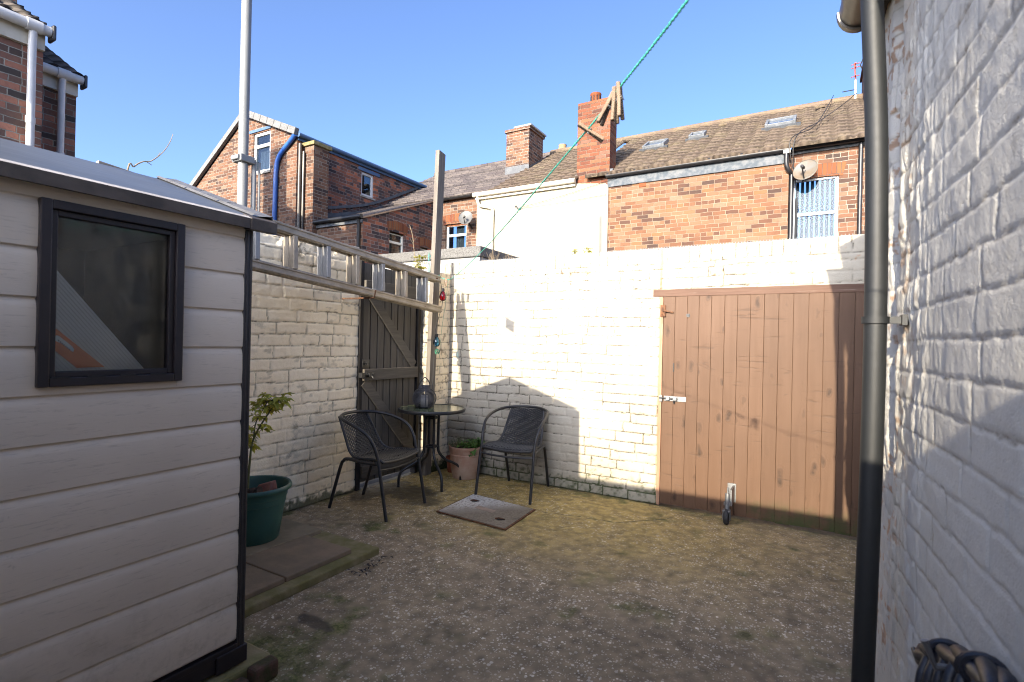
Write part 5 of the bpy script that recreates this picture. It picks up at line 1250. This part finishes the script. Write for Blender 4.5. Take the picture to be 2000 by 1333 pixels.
# satellite dishes
def dish(loc, r, m_, lab, nrm, arm):
    d = thing('satellite_dish', lab, 'dish', loc, 'satellite dishes on house walls'); n = Vector(nrm).normalized(); q = n.to_track_quat('Z', 'Y'); b = MB()
    prof = [(r*k/8, .16*r*(k/8)**2) for k in range(9)]; o_ = MB(); o_.lathe(prof[1:]+[(r*1.0, .16*r+.008), (r*.97, .16*r+.010)], (0, 0, 0), 28); vs = [Vector(loc)+q @ Vector((x_, y_*1.08, z)) for x_, y_, z in o_.v]
    b.add(vs, o_.f); b.add([Vector(loc)+q @ Vector((prof[1][0]*math.cos(a), prof[1][0]*math.sin(a)*1.08, prof[1][1])) for a in [6.2832*i/28 for i in range(28)]], [tuple(range(28))])
    b.build('reflector', m_, d, smooth=True)
    b = MB(); e = Vector(loc)+q @ Vector((0, -r*.9, .02)); f = Vector(loc)+q @ Vector((0, -r*.35, r*1.15)); b.tube([e, f], .012, 8); b.tube([f, f+(Vector(loc)-f).normalized()*.10], .03, 10); b.tube([Vector(loc), Vector(loc)+Vector(arm)*.6, Vector(loc)+Vector(arm)], .018, 8); b.build('arm', m_cable, d)
dish(Vector((-7.80, 10.95, 4.44)), .185, m_dish, 'small grey satellite dish beside the window of the slate roofed house', (.35, -1, .35), (-.02, .33, -.20))
dish(Vector((-.19, 10.85, 4.52)), .205, m_dishr, 'large rust spotted satellite dish over the corner of the right hand window', (-.25, -1, .45), (-.05, .28, -.1))
# cables over the right roof
def cable(pts, lab, r=.008): b = MB(); b.tube(spline(pts, 6), r, 5); b.build('cable', m_cable, label=lab, category='cable', group='cables on the far houses')
cable([rpt(1628, 195)+rn_*.1, rpt(1606, 240)+rn_*.14, rpt(1585, 262)+rn_*.1, Vector((-.45, 10.82, 5.1)), Vector((-.36, 11.0, 4.4))], 'left one of two black cables looping down the right hand roof to the gutter')
cable([Vector((.70, 13.6, 6.9)), rpt(1640, 225)+rn_*.16, rpt(1600, 252)+rn_*.14, Vector((-.38, 10.82, 5.1)), Vector((-.34, 11.06, 4.2)), Vector((-.30, 11.1, 3.9))], 'right one of two black cables, slung from the far right chimney to the gutter')
cable([Vector((-6.2, 10.93, 4.53)), Vector((-5.2, 10.93, 4.66)), Vector((-4.0, 10.94, 4.88)), Vector((-3.2, 10.90, 5.02)), Vector((-1.9, 10.85, 5.0))], 'thin wire slanting up across the cream rendered wall to the gutter', .005)
cable([Vector((-6.2, 10.93, 4.50)), Vector((-5.2, 10.93, 4.52)), Vector((-4.02, 10.94, 4.58))], 'thin nearly level wire across the cream rendered wall', .004)
# pots behind the ridge
pc = thing('chimney_stack', 'buff chimney pots on a stack behind the brown tiled ridge', 'chimney', (-7.35, 15.9, 6.0))
b = MB(); b.box((-7.6, 15.6, 5.), (-6.7, 16.2, 7.32)); b.build('stack', m_brickCh2, pc)
for x_, h_ in ((-7.42, .60), (-7.05, .36)):
    b = MB(); b.lathe([(.13, 0), (.12, h_*.5), (.12, h_*.72), (.15, h_*.74), (.15, h_*.80), (.125, h_*.82), (.14, h_), (.11, h_), (.10, .1)], (x_, 15.9, 7.32), 18); b.build('chimney_pot', m_yellowpot, pc, smooth=True)
b = MB(); b.tube([(-6.8, 15.9, 7.3), (-6.8, 15.9, 7.62)], .015, 6)
for k in range(5): b.tube([(-6.80+.07*k, 15.8, 7.56-.02*k), (-6.80+.07*k, 16.02, 7.60-.02*k)], .009, 5)
b.tube([(-6.8, 15.9, 7.58), (-6.45, 15.9, 7.48)], .01, 5); b.build('aerial', m_cable, pc)

# ---- big gable house
hG = thing('gable_house', 'tall brown brick house with a sunlit gable, bright blue downpipe and dull blue eaves', 'house', (-13., 10.4, 0), sg)
gy, gxr, gxl, gxp, ze, zp = 8.24, -10.9, -15.9, -12.95, 6.18, 7.02
wh = (-12.62, -11.92, 5.47, 6.50)
b = MB(); wall_holes(b, 1, gy, gxl, gxr, 0, 5.0); wall_holes(b, 1, gy, wh[0]-.0, wh[1], 5.0, 6.5, [(wh[0], wh[1], wh[2], wh[3])])
b.poly([(gxl, gy, 5.0), (wh[0], gy, 5.0), (wh[0], gy, 6.5), (wh[0], gy, zp-.15), (gxp, gy, zp)]); b.poly([(wh[1], gy, 5.0), (gxr, gy, 5.0), (gxr, gy, ze), (wh[1], gy, 6.60), (wh[1], gy, 6.5)]); b.poly([(wh[0], gy, 6.5), (wh[1], gy, 6.5), (wh[1], gy, 6.60), (wh[0], gy, zp-.15)])
b.build('gable_wall', m_brickG, hG)
sh_ = (10.32, 10.80, 5.26, 5.92)
b = MB(); wall_holes(b, 0, gxr, gy, 14.6, 0, ze, [sh_], inward=-1); b.build('side_wall', m_brickD, hG)
window(hG, 1, gy, *wh, 1, 6.16, rec=.03, frame=.075, curtain=(m_netc, 'low'))
window(hG, 0, gxr, *sh_, -1, None, rec=.04, frame=.07)
fasc(hG, 'lintel', m_steelblue, (wh[0]-.15, gy-.01, 6.56), (wh[1]+.02, gy-.01, 6.56), .04, .07); fasc(hG, 'lintel', m_steelblue, (gxr+.01, 10.2, 5.97), (gxr+.01, 11.0, 5.97), .04, .09)
b = MB(); b.add([(gxr+.10, gy-.06, ze+.02), (gxr+.10, 14.7, ze+.02), (gxp, 14.7, zp+.12), (gxp, gy-.06, zp+.12)], [(0, 1, 2, 3)]); b.add([(gxp, gy-.06, zp+.12), (gxp, 14.7, zp+.12), (gxl-.1, 14.7, 5.0), (gxl-.1, gy-.06, 5.0)], [(0, 1, 2, 3)]); b.build('roof', m_slate, hG)
b = MB(); n = 8; A = Vector((gxp, gy-.09, zp+.09)); B = Vector((gxr+.10, gy-.09, ze+.03))
for i in range(n): p = A.lerp(B, i/n); q = A.lerp(B, (i+.96)/n); b.bar(p, q, .12, .17)
vv = b.build('verge_tile', plain('pale_verge', (.15, .15, .147), (.115, .115, .112), 9., .8), hG, bevel=.012)
b = MB(); b.bar((gxp, gy-.07, zp+.08), (gxl, gy-.07, 5.12), .08, .13); b.build('verge_board', bpy.data.materials['pale_verge'], hG)
b = MB(); b.tube([(gxr+.10, gy-.04, ze-.02), (gxr+.10, 14.6, ze-.02)], .055, 10); b.box((gxr+.005, gy, ze-.13), (gxr+.05, 14.5, ze)); b.build('gutter', m_steelblue, hG, smooth=True)
b = MB(); b.tube(spline([(gxr+.04, gy-.09, ze-.02), (gxr-.12, gy-.07, ze-.12), (-11.42, gy-.06, 5.80), (-11.56, gy-.055, 5.62)], 5)+[Vector((-11.60, gy-.055, 5.4)), Vector((-11.70, gy-.055, 1.))], .055, 12); b.build('downpipe', m_blue, hG, smooth=True)
b = MB(); b.tube([(-10.86, 8.30, 5.98), (-10.86, 8.30, 1.)], .045, 10); b.tube([(-10.80, 8.36, 5.80), (-10.80, 8.36, 1.)], .028, 8); b.build('soil_pipe', m_gutter, hG, smooth=True)
b = MB(); b.box((-11.0, 8.41, 0), (-10.50, 8.86, 5.93)); cst2 = b.build('buttress_chimney', m_brickG, hG)
b = MB(); b.box((-11.05, 8.36, 5.931), (-10.44, 8.91, 6.02)); b.build('cap_slab', m_mossc, cst2, bevel=.01)
b = MB(); P = spline([(gxr+.03, 8.8, 4.55), (gxr+.03, 9.6, 4.75), (gxr+.03, 10.8, 5.15), (gxr+.03, 12.6, 6.05)], 6)
for p, q in zip(P[:-1], P[1:]): b.bar(p, q, .05, .07); b.bar(p+Vector((.02, 0, -.24)), q+Vector((.02, 0, -.24)), .05, .17)
b.build('flashing', m_lead, hG)
# ---- flat roofed garage across the alley
fg = thing('flat_roof_garage', 'low white garage with a grey felt flat roof across the alley', 'garage', (-6.1, 8.7, 0))
b = MB(); b.box((-7.32, 7.53, 0), (-5.05, 10.8, 2.76)); b.build('wall', m_garage_white, fg)
b = MB(); b.box((-7.5, 7.48, 2.76), (-5.01, 10.82, 2.945)); b.build('roof', m_felt, fg, bevel=.02)

# ---- the two rear wings at upper left
def wing(xw, y1, ztop, depth, lab, ydp, chim=None, n2=False):
    h = thing('brick_house', lab, 'house', (xw-depth/2, y1-1.2, 0), 'rear wings at the upper left')
    b = MB(); b.add([(xw, y1-2.6, 0), (xw, y1, 0), (xw, y1, ztop), (xw, y1-2.6, ztop)], [(0, 1, 2, 3)]); b.poly([(xw, y1, 0), (xw-depth, y1, 0), (xw-depth, y1, ztop), (xw-depth/2, y1, ztop+depth*.29), (xw, y1, ztop)]); b.poly([(xw, y1-2.6, 0), (xw-depth, y1-2.6, 0), (xw-depth, y1-2.6, ztop), (xw-depth/2, y1-2.6, ztop+depth*.29), (xw, y1-2.6, ztop)]); b.add([(xw-depth, y1-2.6, 0), (xw-depth, y1, 0), (xw-depth, y1, ztop), (xw-depth, y1-2.6, ztop)], [(0, 1, 2, 3)])
    b.build('brick_wall', m_brickL, h)
    def f(U, V):
        k = V/.28; fr = k-np.floor(k); return .035*(1-fr)+.028*np.sin(2*math.pi*U/.26)+.010*(_h(np.floor(U/.26), np.floor(k), 4)-.5), dict(gap=1-ss(fr, .05, .2))  # gap: painted shadow line at each tile course
    ln = math.hypot(depth/2+.14, depth*.29+.08); dx, dz = (depth/2+.14)/ln, (depth*.29+.08)/ln
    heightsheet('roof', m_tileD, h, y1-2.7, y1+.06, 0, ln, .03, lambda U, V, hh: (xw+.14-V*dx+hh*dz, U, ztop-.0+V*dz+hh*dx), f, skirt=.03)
    b = MB(); b.add([(xw-depth/2, y1-2.7, ztop+depth*.29+.05), (xw-depth/2, y1+.05, ztop+depth*.29+.05), (xw-depth-.1, y1+.05, ztop-.05), (xw-depth-.1, y1-2.7, ztop-.05)], [(0, 1, 2, 3)]); b.build('roof', m_tileD, h)
    b = MB(); b.box((xw+.002, y1-2.6, ztop-.24), (xw+.05, y1+.0, ztop-.02)); b.build('fascia', m_creamp, h)
    b = MB(); b.tube([(xw+.13, y1-2.6, ztop-.03), (xw+.13, y1-.30, ztop-.03), (xw+.13, y1+.02, ztop-.03)], .06, 12); b.tube([(xw+.13, ydp-.07, ztop-.03), (xw+.13, ydp+.07, ztop-.03)], .07, 12); b.build('gutter', m_whitep, h, smooth=True)
    b = MB(); b.box((xw+.03, y1+.022, ztop-.13), (xw+.20, y1+.06, ztop+.05)); b.build('end_cap', m_black, h, bevel=.02)
    b = MB(); b.tube([(xw+.12, ydp, ztop-.06), (xw+.09, ydp, ztop-.25), (xw+.085, ydp, 0)], .040, 12); b.tube([(xw+.085, ydp, ztop-1.15), (xw+.085, ydp, ztop-1.08)], .047, 12); b.build('downpipe', m_whitep, h, smooth=True)
    if chim:
        b = MB(); b.box(chim[0], chim[1]); b.build('chimney', m_brickL, h)
wing(-8.0, 2.53, 4.86, 5.0, 'nearer dark brick rear wing with a thick white downpipe, at the top left corner', 2.40, ((-9.55, 1.6, 4.9), (-8.75, 2.50, 7.6)))
wing(-9.0, 3.215, 4.82, 5.2, 'farther dark brick rear wing with a thin white downpipe, just right of the nearer one', 3.02, ((-12.2, 2.3, 5.4), (-11.3, 3.15, 7.75)))
